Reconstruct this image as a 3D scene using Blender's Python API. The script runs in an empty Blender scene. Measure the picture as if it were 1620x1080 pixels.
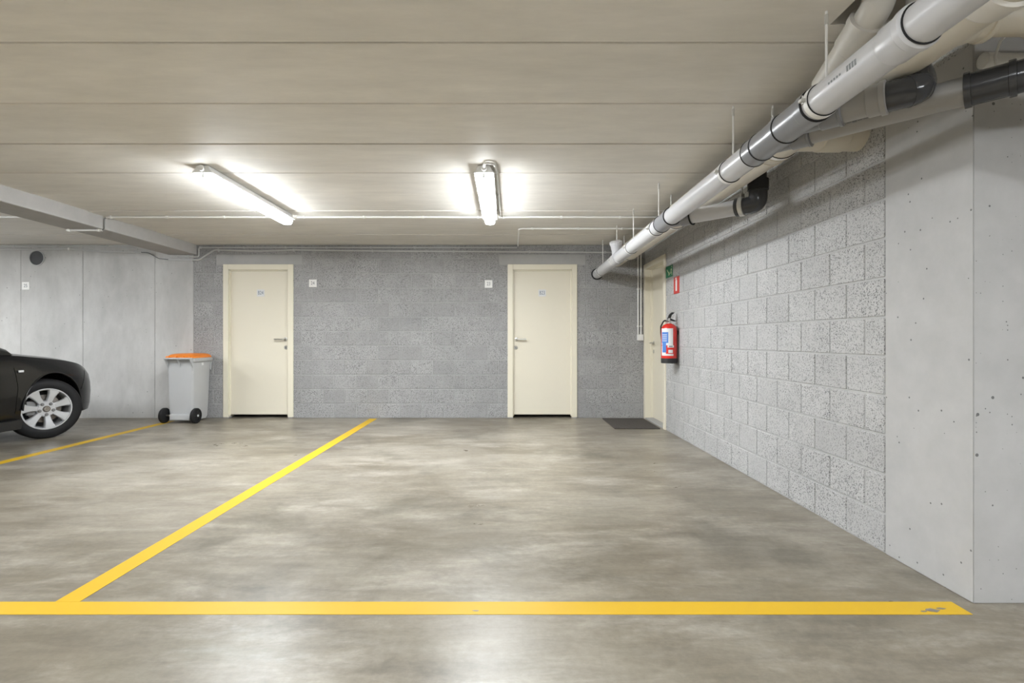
import bpy, bmesh, math, random
from mathutils import Vector, Matrix
random.seed(7)
PI = math.pi
S = bpy.context.scene
COL = S.collection

# ---------------------------------------------------------------- camera, world, exposure
F = 835.0                      # focal length in pixels of a 1620 px wide frame
CAM_H = 1.08
cam = bpy.data.cameras.new('camera')
cam.sensor_fit = 'HORIZONTAL'; cam.sensor_width = 36.0; cam.lens = F / 1620 * 36
cam.shift_x = 10 / 1620; cam.shift_y = -3 / 1620
cam.clip_start = 0.05; cam.clip_end = 60
co = bpy.data.objects.new('camera', cam); COL.objects.link(co)
co.location = (0, 0, CAM_H); co.rotation_euler = (PI / 2, 0, 0)
S.camera = co
w = bpy.data.worlds.new('world'); S.world = w; w.use_nodes = True
w.node_tree.nodes['Background'].inputs[0].default_value = (0.02, 0.02, 0.02, 1)
w.node_tree.nodes['Background'].inputs[1].default_value = 0.2
S.view_settings.view_transform = 'Standard'; S.view_settings.look = 'None'
S.view_settings.gamma = 1; S.view_settings.use_curve_mapping = False
S.view_settings.exposure = 3.72
LAMP = 15.0                    # emission of the fluorescent diffusers

# ---------------------------------------------------------------- dimensions of the place
BACK = 7.27; RX = 1.915; H = 2.387; WEND = 2.161
LEFTX = -10.0; REAR = -7.0; FARX = 6.0
def bx_(px): return (px - 800) / (F / BACK)            # a column of the photograph on the back wall
def bz_(py): return CAM_H + (537 - py) / (F / BACK)

# ---------------------------------------------------------------- materials
def srgb(r, g, b):
    f = lambda c: ((c / 255 + 0.055) / 1.055) ** 2.4 if c > 10 else c / 255 / 12.92
    return (f(r), f(g), f(b), 1)
class NT:
    def __init__(s, name):
        s.m = bpy.data.materials.new(name); s.m.use_nodes = True
        s.t = s.m.node_tree; s.n = s.t.nodes; s.p = s.n['Principled BSDF']
    def add(s, kind, **kw):
        n = s.n.new('ShaderNode' + kind)
        for k, v in kw.items(): setattr(n, k, v)
        return n
    def link(s, a, b): s.t.links.new(a, b)
    def pos(s, scale=(1, 1, 1)):
        g = s.add('NewGeometry'); m = s.add('Mapping'); m.inputs['Scale'].default_value = scale
        s.link(g.outputs['Position'], m.inputs['Vector']); return m.outputs[0]
    def noise(s, vec, scale, detail=4, rough=0.55, dist=0.0):
        n = s.add('TexNoise'); s.link(vec, n.inputs['Vector'])
        n.inputs['Scale'].default_value = scale; n.inputs['Detail'].default_value = detail
        n.inputs['Roughness'].default_value = rough; n.inputs['Distortion'].default_value = dist
        return n.outputs['Fac']
    def rng(s, v, a, b, c, d, smooth=False):
        n = s.add('MapRange'); n.clamp = True
        if smooth: n.interpolation_type = 'SMOOTHSTEP'
        s.link(v, n.inputs[0])
        for i, x in enumerate((a, b, c, d)): n.inputs[1 + i].default_value = x
        return n.outputs[0]
    def math(s, op, a, b):
        n = s.add('Math', operation=op)
        for i, x in enumerate((a, b)):
            if isinstance(x, (int, float)): n.inputs[i].default_value = x
            else: s.link(x, n.inputs[i])
        return n.outputs[0]
    def mix(s, fac, a, b, mode='MIX'):
        n = s.add('Mix', data_type='RGBA', blend_type=mode)
        for i, x in ((0, fac), (6, a), (7, b)):
            if isinstance(x, (int, float)): n.inputs[i].default_value = x
            elif isinstance(x, tuple): n.inputs[i].default_value = x
            else: s.link(x, n.inputs[i])
        return n.outputs[2]
    def bump(s, h, strength, dist):
        n = s.add('Bump'); n.inputs['Strength'].default_value = strength; n.inputs['Distance'].default_value = dist
        s.link(h, n.inputs['Height']); s.link(n.outputs[0], s.p.inputs['Normal'])

def plain(name, col, rough=0.5, metal=0.0, spec=0.5, coat=0.0, emit=None, var=0.04, scale=9.0):
    t = NT(name); p = t.p
    p.inputs['Roughness'].default_value = rough; p.inputs['Metallic'].default_value = metal
    p.inputs['Specular IOR Level'].default_value = spec; p.inputs['Coat Weight'].default_value = coat
    if coat: p.inputs['Coat Roughness'].default_value = 0.06
    n = t.noise(t.pos(), scale, 3)
    c = t.mix(n, tuple(x * (1 - var) for x in col[:3]) + (1,), tuple(min(1, x * (1 + var)) for x in col[:3]) + (1,))
    t.link(c, p.inputs['Base Color'])
    if emit:
        p.inputs['Emission Color'].default_value = emit[0]; p.inputs['Emission Strength'].default_value = emit[1]
    return t.m

def concrete(name, base, blotch, pores='bug', rough=0.75, per_object=0.0, streak=(1, 1, 1), blotch_scale=0.9, pore_amt=1.0):
    t = NT(name); P = t.pos(); p = t.p
    p.inputs['Roughness'].default_value = rough; p.inputs['Specular IOR Level'].default_value = 0.35
    big = t.noise(t.pos(streak), blotch_scale, 6, 0.6, 0.4)
    c = t.mix(t.rng(big, 0.33, 0.67, 0, 1), base, blotch)
    fine = t.noise(t.pos(streak), 7, 6, 0.65)
    c = t.mix(1.0, c, t.mix(t.rng(fine, 0.25, 0.75, 0, 1), (0.92, 0.92, 0.92, 1), (1.06, 1.06, 1.06, 1)), 'MULTIPLY')
    if per_object:
        oi = t.add('ObjectInfo')
        v = t.rng(oi.outputs['Random'], 0, 1, 1 - per_object, 1 + per_object)
        cc = t.add('CombineColor')
        for i in range(3): t.link(v, cc.inputs[i])
        c = t.mix(1.0, c, cc.outputs[0], 'MULTIPLY')
    if pores == 'block':
        oi2 = t.add('ObjectInfo')
        n1 = t.noise(P, 135, 2, 0.65)
        amt = t.math('ADD', t.rng(t.noise(P, 3.0, 3), 0.35, 0.62, 0.5, 0.85), t.rng(oi2.outputs['Random'], 0, 1, -0.15, 0.2))
        hole = t.rng(n1, 0.38, 0.475, 1, 0)
        f = t.math('MULTIPLY', hole, amt)
        c = t.mix(t.math('MULTIPLY', f, pore_amt), c, tuple(x * 0.28 for x in base[:3]) + (1,))
        t.bump(t.math('SUBTRACT', t.math('MULTIPLY', n1, 0.6), f), 0.5, 0.004)
    elif pores == 'bug':
        v = t.add('TexVoronoi'); t.link(P, v.inputs['Vector']); v.inputs['Scale'].default_value = 15
        sep = t.add('SeparateColor'); t.link(v.outputs['Color'], sep.inputs[0])
        r = t.rng(sep.outputs[0], 0.35, 1.0, 0.0, 0.115)
        hole = t.math('LESS_THAN', v.outputs['Distance'], r)
        v2 = t.add('TexVoronoi'); t.link(P, v2.inputs['Vector']); v2.inputs['Scale'].default_value = 55
        sep2 = t.add('SeparateColor'); t.link(v2.outputs['Color'], sep2.inputs[0])
        r2 = t.rng(sep2.outputs[0], 0.72, 1.0, 0.0, 0.17)
        hole = t.math('MAXIMUM', hole, t.math('LESS_THAN', v2.outputs['Distance'], r2))
        c = t.mix(t.math('MULTIPLY', hole, 0.8 * pore_amt), c, tuple(x * 0.22 for x in base[:3]) + (1,))
        t.bump(t.math('SUBTRACT', t.math('MULTIPLY', fine, 0.25), hole), 0.35, 0.004)
    else:
        t.bump(fine, 0.25, 0.003)
    t.link(c, p.inputs['Base Color'])
    return t.m

M = {}
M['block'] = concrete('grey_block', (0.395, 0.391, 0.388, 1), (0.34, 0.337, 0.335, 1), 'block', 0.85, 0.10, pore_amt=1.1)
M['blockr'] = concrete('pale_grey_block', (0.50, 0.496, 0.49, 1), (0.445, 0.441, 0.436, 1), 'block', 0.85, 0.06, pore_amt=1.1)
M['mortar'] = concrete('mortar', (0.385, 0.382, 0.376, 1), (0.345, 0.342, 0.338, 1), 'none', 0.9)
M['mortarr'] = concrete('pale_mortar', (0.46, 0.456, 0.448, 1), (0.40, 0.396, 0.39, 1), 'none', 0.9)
M['cast'] = concrete('cast_concrete', (0.48, 0.474, 0.466, 1), (0.43, 0.425, 0.418, 1), 'bug', 0.7, 0.02, pore_amt=1.1)
M['castl'] = concrete('left_cast_concrete', (0.58, 0.572, 0.556, 1), (0.44, 0.432, 0.418, 1), 'bug', 0.7, 0.03, (1.3, 1, 0.6), 1.6, 0.8)
M['ceil'] = concrete('ceiling_concrete', (0.80, 0.768, 0.715, 1), (0.715, 0.685, 0.636, 1), 'none', 0.6, 0.03, (0.45, 1.6, 1), 1.1)
M['beam'] = concrete('beam_concrete', (0.47, 0.46, 0.45, 1), (0.41, 0.40, 0.39, 1), 'bug', 0.8, 0, pore_amt=0.5)
M['lintel'] = concrete('lintel_concrete', (0.42, 0.415, 0.405, 1), (0.37, 0.365, 0.36, 1), 'none', 0.85)

def floor_mat():
    t = NT('polished_floor'); p = t.p
    P1 = t.pos((0.75, 1.0, 1)); P = t.pos()
    a = t.noise(P1, 0.8, 9, 0.66, 0.25)
    c = t.mix(t.rng(a, 0.40, 0.60, 0, 1, True), (0.188, 0.163, 0.124, 1), (0.275, 0.248, 0.202, 1))
    b = t.noise(t.pos((0.55, 1.25, 1)), 2.3, 10, 0.74, 0.25)
    c = t.mix(t.rng(b, 0.46, 0.74, 0, 0.85, True), c, (0.40, 0.37, 0.32, 1))
    s = t.noise(t.pos((1, 1, 1)), 1.15, 8, 0.62, 0.3)
    c = t.mix(t.rng(s, 0.51, 0.67, 0, 0.62, True), c, (0.10, 0.089, 0.067, 1))
    g = t.noise(t.pos((0.35, 1.6, 1)), 7.0, 8, 0.7, 0.4)
    c = t.mix(1.0, c, t.mix(t.rng(g, 0.3, 0.7, 0, 1), (0.78, 0.77, 0.755, 1), (1.2, 1.2, 1.19, 1)), 'MULTIPLY')
    f = t.noise(P, 30, 6, 0.72)
    c = t.mix(1.0, c, t.mix(t.rng(f, 0.25, 0.75, 0, 1), (0.84, 0.84, 0.84, 1), (1.14, 1.14, 1.14, 1)), 'MULTIPLY')
    t.link(c, p.inputs['Base Color'])
    r = t.rng(t.noise(P1, 1.7, 7, 0.65, 0.5), 0.3, 0.7, 0.27, 0.43)
    t.link(r, p.inputs['Roughness'])
    p.inputs['Specular IOR Level'].default_value = 0.4
    t.bump(t.noise(P, 9, 4), 0.05, 0.004)
    return t.m
M['floor'] = floor_mat()

def yellow_mat():
    t = NT('yellow_line_paint'); p = t.p; P = t.pos()
    c = t.mix(t.noise(P, 3.5, 5), (0.60, 0.365, 0.012, 1), (0.66, 0.415, 0.02, 1))
    w1 = t.noise(t.pos((1, 2.2, 1)), 5.5, 7, 0.7)
    c = t.mix(t.rng(w1, 0.735, 0.76, 0, 0.85), c, (0.27, 0.25, 0.21, 1))
    t.link(c, p.inputs['Base Color']); p.inputs['Roughness'].default_value = 0.5; p.inputs['Specular IOR Level'].default_value = 0.3
    t.bump(t.noise(P, 60, 3), 0.08, 0.002)
    return t.m
M['yellow'] = yellow_mat()
M['door'] = plain('cream_door_paint', (0.73, 0.68, 0.56, 1), 0.45, var=0.02, scale=2)
M['frame'] = plain('cream_frame_paint', (0.75, 0.70, 0.57, 1), 0.4, var=0.02, scale=3)
M['steel'] = plain('brushed_steel', (0.55, 0.54, 0.51, 1), 0.32, 1.0)
M['zinc'] = plain('galvanised_steel', (0.62, 0.61, 0.58, 1), 0.4, 0.6)
M['white'] = plain('white_plastic', (0.80, 0.79, 0.765, 1), 0.4)
M['conduit'] = plain('conduit_plastic', (0.84, 0.83, 0.81, 1), 0.4)
M['gconduit'] = plain('grey_conduit_plastic', (0.52, 0.52, 0.51, 1), 0.45)
M['cable'] = plain('grey_cable', (0.20, 0.20, 0.20, 1), 0.5)
M['black'] = plain('black_plastic', (0.018, 0.018, 0.019, 1), 0.45)
M['rubber'] = plain('black_rubber', (0.012, 0.012, 0.013, 1), 0.65, spec=0.3)
M['ink'] = plain('grey_print', (0.20, 0.21, 0.22, 1), 0.6)
M['ink2'] = plain('blue_grey_print', (0.13, 0.17, 0.22, 1), 0.6)
M['pipe'] = plain('light_grey_pipe', (0.56, 0.56, 0.575, 1), 0.28)
M['fit'] = plain('mid_grey_pipe_fitting', (0.235, 0.24, 0.255, 1), 0.28)
M['bpipe'] = plain('warm_grey_branch_pipe', (0.33, 0.32, 0.305, 1), 0.35)
M['dark'] = plain('dark_grey_pipe_fitting', (0.05, 0.051, 0.055, 1), 0.16)
M['beige'] = plain('beige_pipe', (0.60, 0.555, 0.47, 1), 0.38)
M['beigel'] = plain('pale_beige_pipe', (0.66, 0.63, 0.575, 1), 0.38)
M['red'] = plain('red_enamel', (0.62, 0.022, 0.015, 1), 0.25, coat=0.5)
M['redsign'] = plain('red_sign', (0.55, 0.045, 0.035, 1), 0.45)
M['green'] = plain('green_sign', (0.004, 0.17, 0.075, 1), 0.45)
M['glowsign'] = plain('pale_sign_print', (0.62, 0.70, 0.45, 1), 0.5)
M['label'] = plain('white_paper_label', (0.70, 0.70, 0.70, 1), 0.5)
M['blue'] = plain('blue_label_print', (0.06, 0.19, 0.55, 1), 0.5)
M['bin'] = plain('grey_bin_plastic', (0.45, 0.455, 0.46, 1), 0.5, var=0.05, scale=5)
M['orange'] = plain('orange_lid_plastic', (0.83, 0.23, 0.018, 1), 0.42)
M['lampbody'] = plain('lamp_housing_plastic', (0.76, 0.76, 0.75, 1), 0.45)
M['lampon'] = plain('lit_diffuser', (0.8, 0.8, 0.8, 1), 0.3, emit=((0.925, 0.967, 1.0, 1), LAMP))
M['lampside'] = plain('lit_diffuser_dimmed_side', (0.8, 0.8, 0.8, 1), 0.3, emit=((0.925, 0.967, 1.0, 1), LAMP * 0.19))  # side faces dimmed to cut the bright halo on the ceiling
M['paint'] = plain('black_car_paint', (0.006, 0.006, 0.0065, 1), 0.22, coat=0.25, spec=0.3)
M['carplastic'] = plain('car_black_trim', (0.012, 0.012, 0.013, 1), 0.5)
M['glass'] = plain('dark_car_glass', (0.01, 0.012, 0.012, 1), 0.05)
M['alloy'] = plain('silver_alloy', (0.60, 0.61, 0.63, 1), 0.3, 0.45)
M['chrome'] = plain('chrome', (0.75, 0.75, 0.76, 1), 0.12, 1.0)
M['lampglass'] = plain('headlamp_glass', (0.35, 0.37, 0.38, 1), 0.05, 0.3)
M['brake'] = plain('brake_disc', (0.22, 0.20, 0.18, 1), 0.4, 0.8)

def mat_mat():
    t = NT('doormat_ribbed'); P = t.pos(); p = t.p
    wv = t.add('TexWave'); wv.inputs['Scale'].default_value = 24; t.link(P, wv.inputs['Vector'])
    n = t.noise(P, 90, 3)
    c = t.mix(t.math('MULTIPLY', wv.outputs['Fac'], n), (0.035, 0.03, 0.026, 1), (0.15, 0.13, 0.115, 1))
    t.link(c, p.inputs['Base Color']); p.inputs['Roughness'].default_value = 0.95
    t.bump(n, 0.7, 0.006); return t.m
M['mat'] = mat_mat()

# ---------------------------------------------------------------- helpers
def frame_of(d):
    d = Vector(d).normalized()
    u = Vector((0, 0, 1)) if abs(d.z) < 0.9 else Vector((1, 0, 0))
    a = d.cross(u).normalized(); b = a.cross(d).normalized()
    return a, b
class MB:
    def __init__(s): s.v = []; s.f = []
    def mesh(s, vs, fs):
        o = len(s.v); s.v += [Vector(p) for p in vs]; s.f += [tuple(i + o for i in f) for f in fs]; return s
    def box(s, x0, x1, y0, y1, z0, z1):
        vs = [(x, y, z) for z in (z0, z1) for y in (y0, y1) for x in (x0, x1)]
        return s.mesh(vs, [(0, 2, 3, 1), (4, 5, 7, 6), (0, 1, 5, 4), (2, 6, 7, 3), (0, 4, 6, 2), (1, 3, 7, 5)])
    def bbox(s, x0, x1, y0, y1, z0, z1, b=0.004, seg=1):
        bm = bmesh.new(); bmesh.ops.create_cube(bm, size=1)
        for v in bm.verts:
            v.co = Vector(((x0 + x1) / 2 + v.co.x * (x1 - x0), (y0 + y1) / 2 + v.co.y * (y1 - y0), (z0 + z1) / 2 + v.co.z * (z1 - z0)))
        b = min(b, 0.45 * min(x1 - x0, y1 - y0, z1 - z0))
        bmesh.ops.bevel(bm, geom=bm.edges[:], offset=b, segments=seg, affect='EDGES', profile=0.6)
        return s.take(bm)
    def take(s, bm):
        bm.verts.index_update()
        s.mesh([v.co.copy() for v in bm.verts], [tuple(v.index for v in f.verts) for f in bm.faces]); bm.free(); return s
    def tube(s, pts, r, seg=20, caps=True):
        pts = [Vector(p) for p in pts]; n = len(pts)
        rs = r if isinstance(r, (list, tuple)) else [r] * n
        tang = []
        for i in range(n):
            a = pts[max(0, i - 1)]; b = pts[min(n - 1, i + 1)]
            t = b - a
            tang.append(t.normalized() if t.length > 1e-9 else (tang[-1] if tang else Vector((0, 1, 0))))
        u, _ = frame_of(tang[0]); vs = []
        for i in range(n):
            t = tang[i]; u = (u - t * u.dot(t)).normalized(); b = t.cross(u)
            for k in range(seg):
                a = 2 * PI * k / seg
                vs.append(pts[i] + (u * math.cos(a) + b * math.sin(a)) * rs[i])
        fs = [(i * seg + k, i * seg + (k + 1) % seg, (i + 1) * seg + (k + 1) % seg, (i + 1) * seg + k) for i in range(n - 1) for k in range(seg)]
        if caps: fs += [tuple(range(seg - 1, -1, -1)), tuple((n - 1) * seg + k for k in range(seg))]
        return s.mesh(vs, fs)
    def lathe(s, c, d, prof, seg=28):
        """prof: list of (distance along d, radius)"""
        d = Vector(d).normalized(); c = Vector(c); a, b = frame_of(d); vs = []
        for (t, r) in prof:
            for k in range(seg):
                an = 2 * PI * k / seg
                vs.append(c + d * t + (a * math.cos(an) + b * math.sin(an)) * max(r, 1e-5))
        n = len(prof)
        fs = [(i * seg + (k + 1) % seg, i * seg + k, (i + 1) * seg + k, (i + 1) * seg + (k + 1) % seg) for i in range(n - 1) for k in range(seg)]
        fs += [tuple(range(seg)), tuple((n - 1) * seg + k for k in range(seg - 1, -1, -1))]
        return s.mesh(vs, fs)
    def ring(s, c, d, R, r, seg=32, ns=10):
        d = Vector(d).normalized(); c = Vector(c); a, b = frame_of(d); vs = []
        for k in range(seg):
            an = 2 * PI * k / seg; o = a * math.cos(an) + b * math.sin(an)
            for j in range(ns):
                q = 2 * PI * j / ns
                vs.append(c + o * (R + r * math.cos(q)) + d * r * math.sin(q))
        fs = [(k * ns + j, k * ns + (j + 1) % ns, ((k + 1) % seg) * ns + (j + 1) % ns, ((k + 1) % seg) * ns + j) for k in range(seg) for j in range(ns)]
        return s.mesh(vs, fs)
    def prism(s, poly, axis, a, b):
        """poly: 2-D outline; axis: 'x','y','z' extrusion between a and b"""
        def P(p, t): return {'x': (t, p[0], p[1]), 'y': (p[0], t, p[1]), 'z': (p[0], p[1], t)}[axis]
        n = len(poly); vs = [P(p, a) for p in poly] + [P(p, b) for p in poly]
        fs = [tuple(range(n - 1, -1, -1)), tuple(range(n, 2 * n))] + [(i, (i + 1) % n, n + (i + 1) % n, n + i) for i in range(n)]
        return s.mesh(vs, fs)
    def xform(s, m): s.v = [m @ v for v in s.v]; return s
    def build(s, name, mat, parent=None, smooth=None, local=False):
        me = bpy.data.meshes.new(name)
        if parent is not None and not local:
            off = parent.location.copy()
            g = parent.parent
            while g is not None: off += g.location; g = g.parent
        elif parent is None and s.v and not local:
            xs = [v.x for v in s.v]; ys = [v.y for v in s.v]; zs = [v.z for v in s.v]
            off = Vector(((min(xs) + max(xs)) / 2, (min(ys) + max(ys)) / 2, min(zs)))
        else: off = Vector((0, 0, 0))
        me.from_pydata([tuple(v - off) for v in s.v], [], s.f); me.update()
        bm = bmesh.new(); bm.from_mesh(me); bmesh.ops.recalc_face_normals(bm, faces=bm.faces[:]); bm.to_mesh(me); bm.free()
        if smooth:
            me.shade_smooth(); me.set_sharp_from_angle(angle=math.radians(smooth))
        me.materials.append(M[mat] if isinstance(mat, str) else mat)
        o = bpy.data.objects.new(name, me); COL.objects.link(o)
        if parent is not None: o.parent = parent
        else: o.location = off
        return o
def empty(name, loc, rz=0):
    o = bpy.data.objects.new(name, None); COL.objects.link(o); o.location = loc; o.rotation_euler = (0, 0, rz)
    o.empty_display_size = 0.1; return o
def tag(o, label, cat, group=None, kind=None):
    o['label'] = label; o['category'] = cat
    if group: o['group'] = group
    if kind: o['kind'] = kind
    return o
def fillet(pts, r, n=7):
    pts = [Vector(p) for p in pts]; out = [pts[0]]
    for i in range(1, len(pts) - 1):
        a, b, c = pts[i - 1], pts[i], pts[i + 1]
        d1 = (a - b).normalized(); d2 = (c - b).normalized()
        ang = d1.angle(d2); L = min(r / math.tan(ang / 2), 0.48 * (a - b).length, 0.48 * (c - b).length)
        p, q = b + d1 * L, b + d2 * L
        for k in range(n + 1):
            t = k / n; out.append(p * (1 - t) ** 2 + b * 2 * t * (1 - t) + q * t * t)
    out.append(pts[-1]); return out
def text_mesh(name, body, size, mat, parent, mtx, depth=0.0008):
    cu = bpy.data.curves.new(name, 'FONT'); cu.body = body; cu.size = size; cu.extrude = depth
    cu.align_x = 'CENTER'; cu.align_y = 'CENTER'; cu.resolution_u = 3
    to = bpy.data.objects.new('tmp_text', cu); COL.objects.link(to)
    bpy.context.view_layer.update()
    me = bpy.data.meshes.new_from_object(to.evaluated_get(bpy.context.evaluated_depsgraph_get()))
    bpy.data.objects.remove(to); bpy.data.curves.remove(cu)
    me.transform(mtx); me.materials.clear(); me.materials.append(M[mat])
    o = bpy.data.objects.new(name, me); COL.objects.link(o); o.parent = parent
    return o
FACE_Y = Matrix.Rotation(PI / 2, 4, 'X')                               # text that faces -Y
FACE_X = Matrix.Rotation(-PI / 2, 4, 'Z') @ Matrix.Rotation(PI / 2, 4, 'X')   # text that faces -X

# ================================================================ THE SETTING
fl = MB().box(LEFTX, FARX, REAR, BACK + 0.5, -0.15, 0).build('floor', 'floor')
tag(fl, 'polished grey concrete garage floor with mottled stains', 'floor', kind='structure')

# ceiling: a slab with precast panels hung under it, open joints between them
cl = MB().box(LEFTX, FARX, REAR, BACK + 0.5, H + 0.16, H + 0.3).build('ceiling', 'ceil', local=True)
tag(cl, 'beige concrete ceiling of long precast panels with open joints', 'ceiling', kind='structure')
joints = [2.322 + 0.6065 * k for k in range(-16, 9)] + [BACK + 0.3]
GAP = 0.013
HOLE = (1.345, 1.80, 1.84, 2.19)
for a, b in zip(joints[:-1], joints[1:]):
    ga = 0.022 if abs(a - 2.322) < 0.01 else GAP
    y0, y1 = a + ga / 2, min(b, BACK + 0.3) - GAP / 2
    dz = random.uniform(-0.003, 0.003)
    m = MB()
    if y0 < HOLE[2] < y1:
        m.box(LEFTX, HOLE[0], y0, y1, H + dz, H + 0.16).box(HOLE[1], FARX, y0, y1, H + dz, H + 0.16)
        m.box(HOLE[0], HOLE[1], y0, HOLE[2], H + dz, H + 0.16).box(HOLE[0], HOLE[1], HOLE[3], y1, H + dz, H + 0.16)
    else:
        m.bbox(LEFTX, FARX, y0, y1, H + dz, H + 0.16, 0.004)
    m.build('ceiling_panel', 'ceil', cl)
mj = MB()
for a in joints[1:-1]: mj.box(LEFTX, FARX, a - GAP / 2, a + GAP, H + 0.06, H + 0.16)
mj.build('joint_backing', 'mortar', cl)

# back wall --------------------------------------------------------
D1 = (bx_(353.5), bx_(464.4), bz_(418)); D2 = (bx_(803), bx_(913), bz_(418))
BLK_L = bx_(306)
OPEN = [(D1[0] + 0.055, D1[1] - 0.055, D1[2] - 0.05), (D2[0] + 0.055, D2[1] - 0.055, D2[2] - 0.05)]
mw = MB(); xs = LEFTX
for (a, b, t) in OPEN:
    mw.box(xs, a, BACK + 0.006, BACK + 0.2, 0, H + 0.1); mw.box(a, b, BACK + 0.006, BACK + 0.2, t, H + 0.1); xs = b
mw.box(xs, RX + 0.3, BACK + 0.006, BACK + 0.2, 0, H + 0.1)
mw.box(LEFTX, RX + 0.3, BACK + 0.3, BACK + 0.34, 0, H + 0.1)
wb = mw.build('wall_back', 'mortar', local=True)
tag(wb, 'grey concrete block back wall with two cream doors', 'wall', kind='structure')
# cast panels on the left part
pj = [LEFTX, bx_(-87), bx_(33), bx_(131), bx_(245), BLK_L]
HP = (bx_(58.5), bz_(408), 0.098)
for i in range(5):
    a, b = pj[i] + 0.0025, pj[i + 1] - 0.0025
    m = MB()
    if a < HP[0] < b:
        # panel with a round opening
        n = 32; cx, cz, r = HP
        out = []; inn = []
        for k in range(n):
            an = 2 * PI * k / n; c, s_ = math.cos(an), math.sin(an)
            tx = ((b - cx) if c > 0 else (cx - a)) / max(abs(c), 1e-6); tz = ((H - cz) if s_ > 0 else (cz - 1.9)) / max(abs(s_), 1e-6)
            t = min(tx, tz); out.append((cx + c * t, cz + s_ * t)); inn.append((cx + c * r, cz + s_ * r))
        # snap the nearest outer points to the corners
        for q in ((a, H), (b, H), (a, 1.9), (b, 1.9)):
            k = min(range(n), key=lambda k: (out[k][0] - q[0]) ** 2 + (out[k][1] - q[1]) ** 2); out[k] = q
        vs = [(x, BACK, z) for x, z in out] + [(x, BACK, z) for x, z in inn] + [(x, BACK + 0.006, z) for x, z in inn]
        fs = [(k, (k + 1) % n, n + (k + 1) % n, n + k) for k in range(n)] + [(n + k, n + (k + 1) % n, 2 * n + (k + 1) % n, 2 * n + k) for k in range(n)]
        m.mesh(vs, fs); m.box(a, b, BACK, BACK + 0.02, 0, 1.9)
    else: m.bbox(a, b, BACK, BACK + 0.02, 0, H, 0.002)
    m.build('cast_panel', 'castl', wb)

# concrete blocks -------------------------------------------------
CH = 0.199; BP = 0.302; MJ = 0.011
_blk = {}
def block_mesh(L, h, axis):
    k = (round(L, 3), round(h, 3), axis)
    if k not in _blk:
        m = MB()
        if axis == 'x': m.bbox(-L / 2, L / 2, 0, 0.03, 0, h, 0.0035)
        else: m.bbox(0, 0.03, -L / 2, L / 2, 0, h, 0.0035)
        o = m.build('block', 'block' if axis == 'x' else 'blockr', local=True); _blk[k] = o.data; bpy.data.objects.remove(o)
    return _blk[k]
def put_block(a, b, z0, z1, axis, wall):
    if b - a < 0.03 or z1 - z0 < 0.03: return
    a += MJ / 2; b -= MJ / 2; z0 += MJ / 2; z1 -= MJ / 2
    o = bpy.data.objects.new('block', block_mesh(round(b - a, 3), round(z1 - z0, 3), axis)); COL.objects.link(o)
    j = random.uniform(0, 0.0012)
    o.location = ((a + b) / 2, BACK + j, z0) if axis == 'x' else (RX + j, (a + b) / 2, z0)
    o.parent = wall
def courses(lo, hi, phase, obstacles, axis, wall):
    """obstacles: (a, b, z0, z1) rectangles left free"""
    r = 0
    while r * CH < H - 0.02:
        z0, z1 = r * CH, min((r + 1) * CH, H)
        st = phase + (BP / 2 if r % 2 else 0)
        k0 = math.floor((lo - st) / BP)
        for k in range(k0, k0 + 60):
            a, b = max(lo, st + k * BP), min(hi, st + (k + 1) * BP)
            if b <= a: continue
            segs = [(a, b, z0, z1)]
            for (oa, ob, oz0, oz1) in obstacles:
                new = []
                for (p, q, s0, s1) in segs:
                    if q <= oa or p >= ob or s1 <= oz0 or s0 >= oz1: new.append((p, q, s0, s1)); continue
                    if p < oa: new.append((p, oa, s0, s1))
                    if q > ob: new.append((ob, q, s0, s1))
                    pa, qb = max(p, oa), min(q, ob)
                    if s1 > oz1: new.append((pa, qb, oz1, s1))
                    if s0 < oz0: new.append((pa, qb, s0, oz0))
                segs = new
            for (p, q, s0, s1) in segs: put_block(p, q, s0, s1, axis, wall)
        r += 1
LT = 0.135
obs = []
for (a, b, t), (l0, l1) in zip((D1, D2), ((bx_(342), bx_(479)), (bx_(789), bx_(927)))):
    obs += [(a + 0.05, b - 0.05, 0, t), (l0, l1, t - 0.012, t + LT)]
    MB().bbox(l0 + 0.004, l1 - 0.004, BACK - 0.001, BACK + 0.03, t - 0.008, t + LT - 0.004, 0.003).build('lintel', 'lintel', wb)
courses(BLK_L, RX, -2.665, obs, 'x', wb)

# right wall ------------------------------------------------------
DR = (6.30, 7.235, 2.105)     # door in the right wall: near edge, far edge, top
CAST_Y = 2.665
mw = MB()
mw.box(RX + 0.006, RX + 0.25, WEND + 0.02, DR[0] + 0.05, 0, H + 0.1)
mw.box(RX + 0.006, RX + 0.25, DR[0] + 0.05, DR[1] - 0.03, DR[2] - 0.05, H + 0.1)
mw.box(RX + 0.006, RX + 0.25, DR[1] - 0.03, BACK + 0.2, 0, H + 0.1)
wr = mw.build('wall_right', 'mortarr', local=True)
tag(wr, 'rough grey concrete block wall on the right ending in smooth cast concrete', 'wall', kind='structure')
TOPJ = 2.277
MB().bbox(RX, RX + 0.03, WEND, CAST_Y - 0.004, 0, TOPJ - 0.004, 0.0025).build('cast_panel', 'cast', wr)
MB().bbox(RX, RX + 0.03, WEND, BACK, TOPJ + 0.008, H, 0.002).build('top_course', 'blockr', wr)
_H = H; H = TOPJ
courses(CAST_Y, BACK, CAST_Y, [(DR[0] + 0.04, DR[1] + 0.04, 0, DR[2])], 'y', wr)
H = _H
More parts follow.
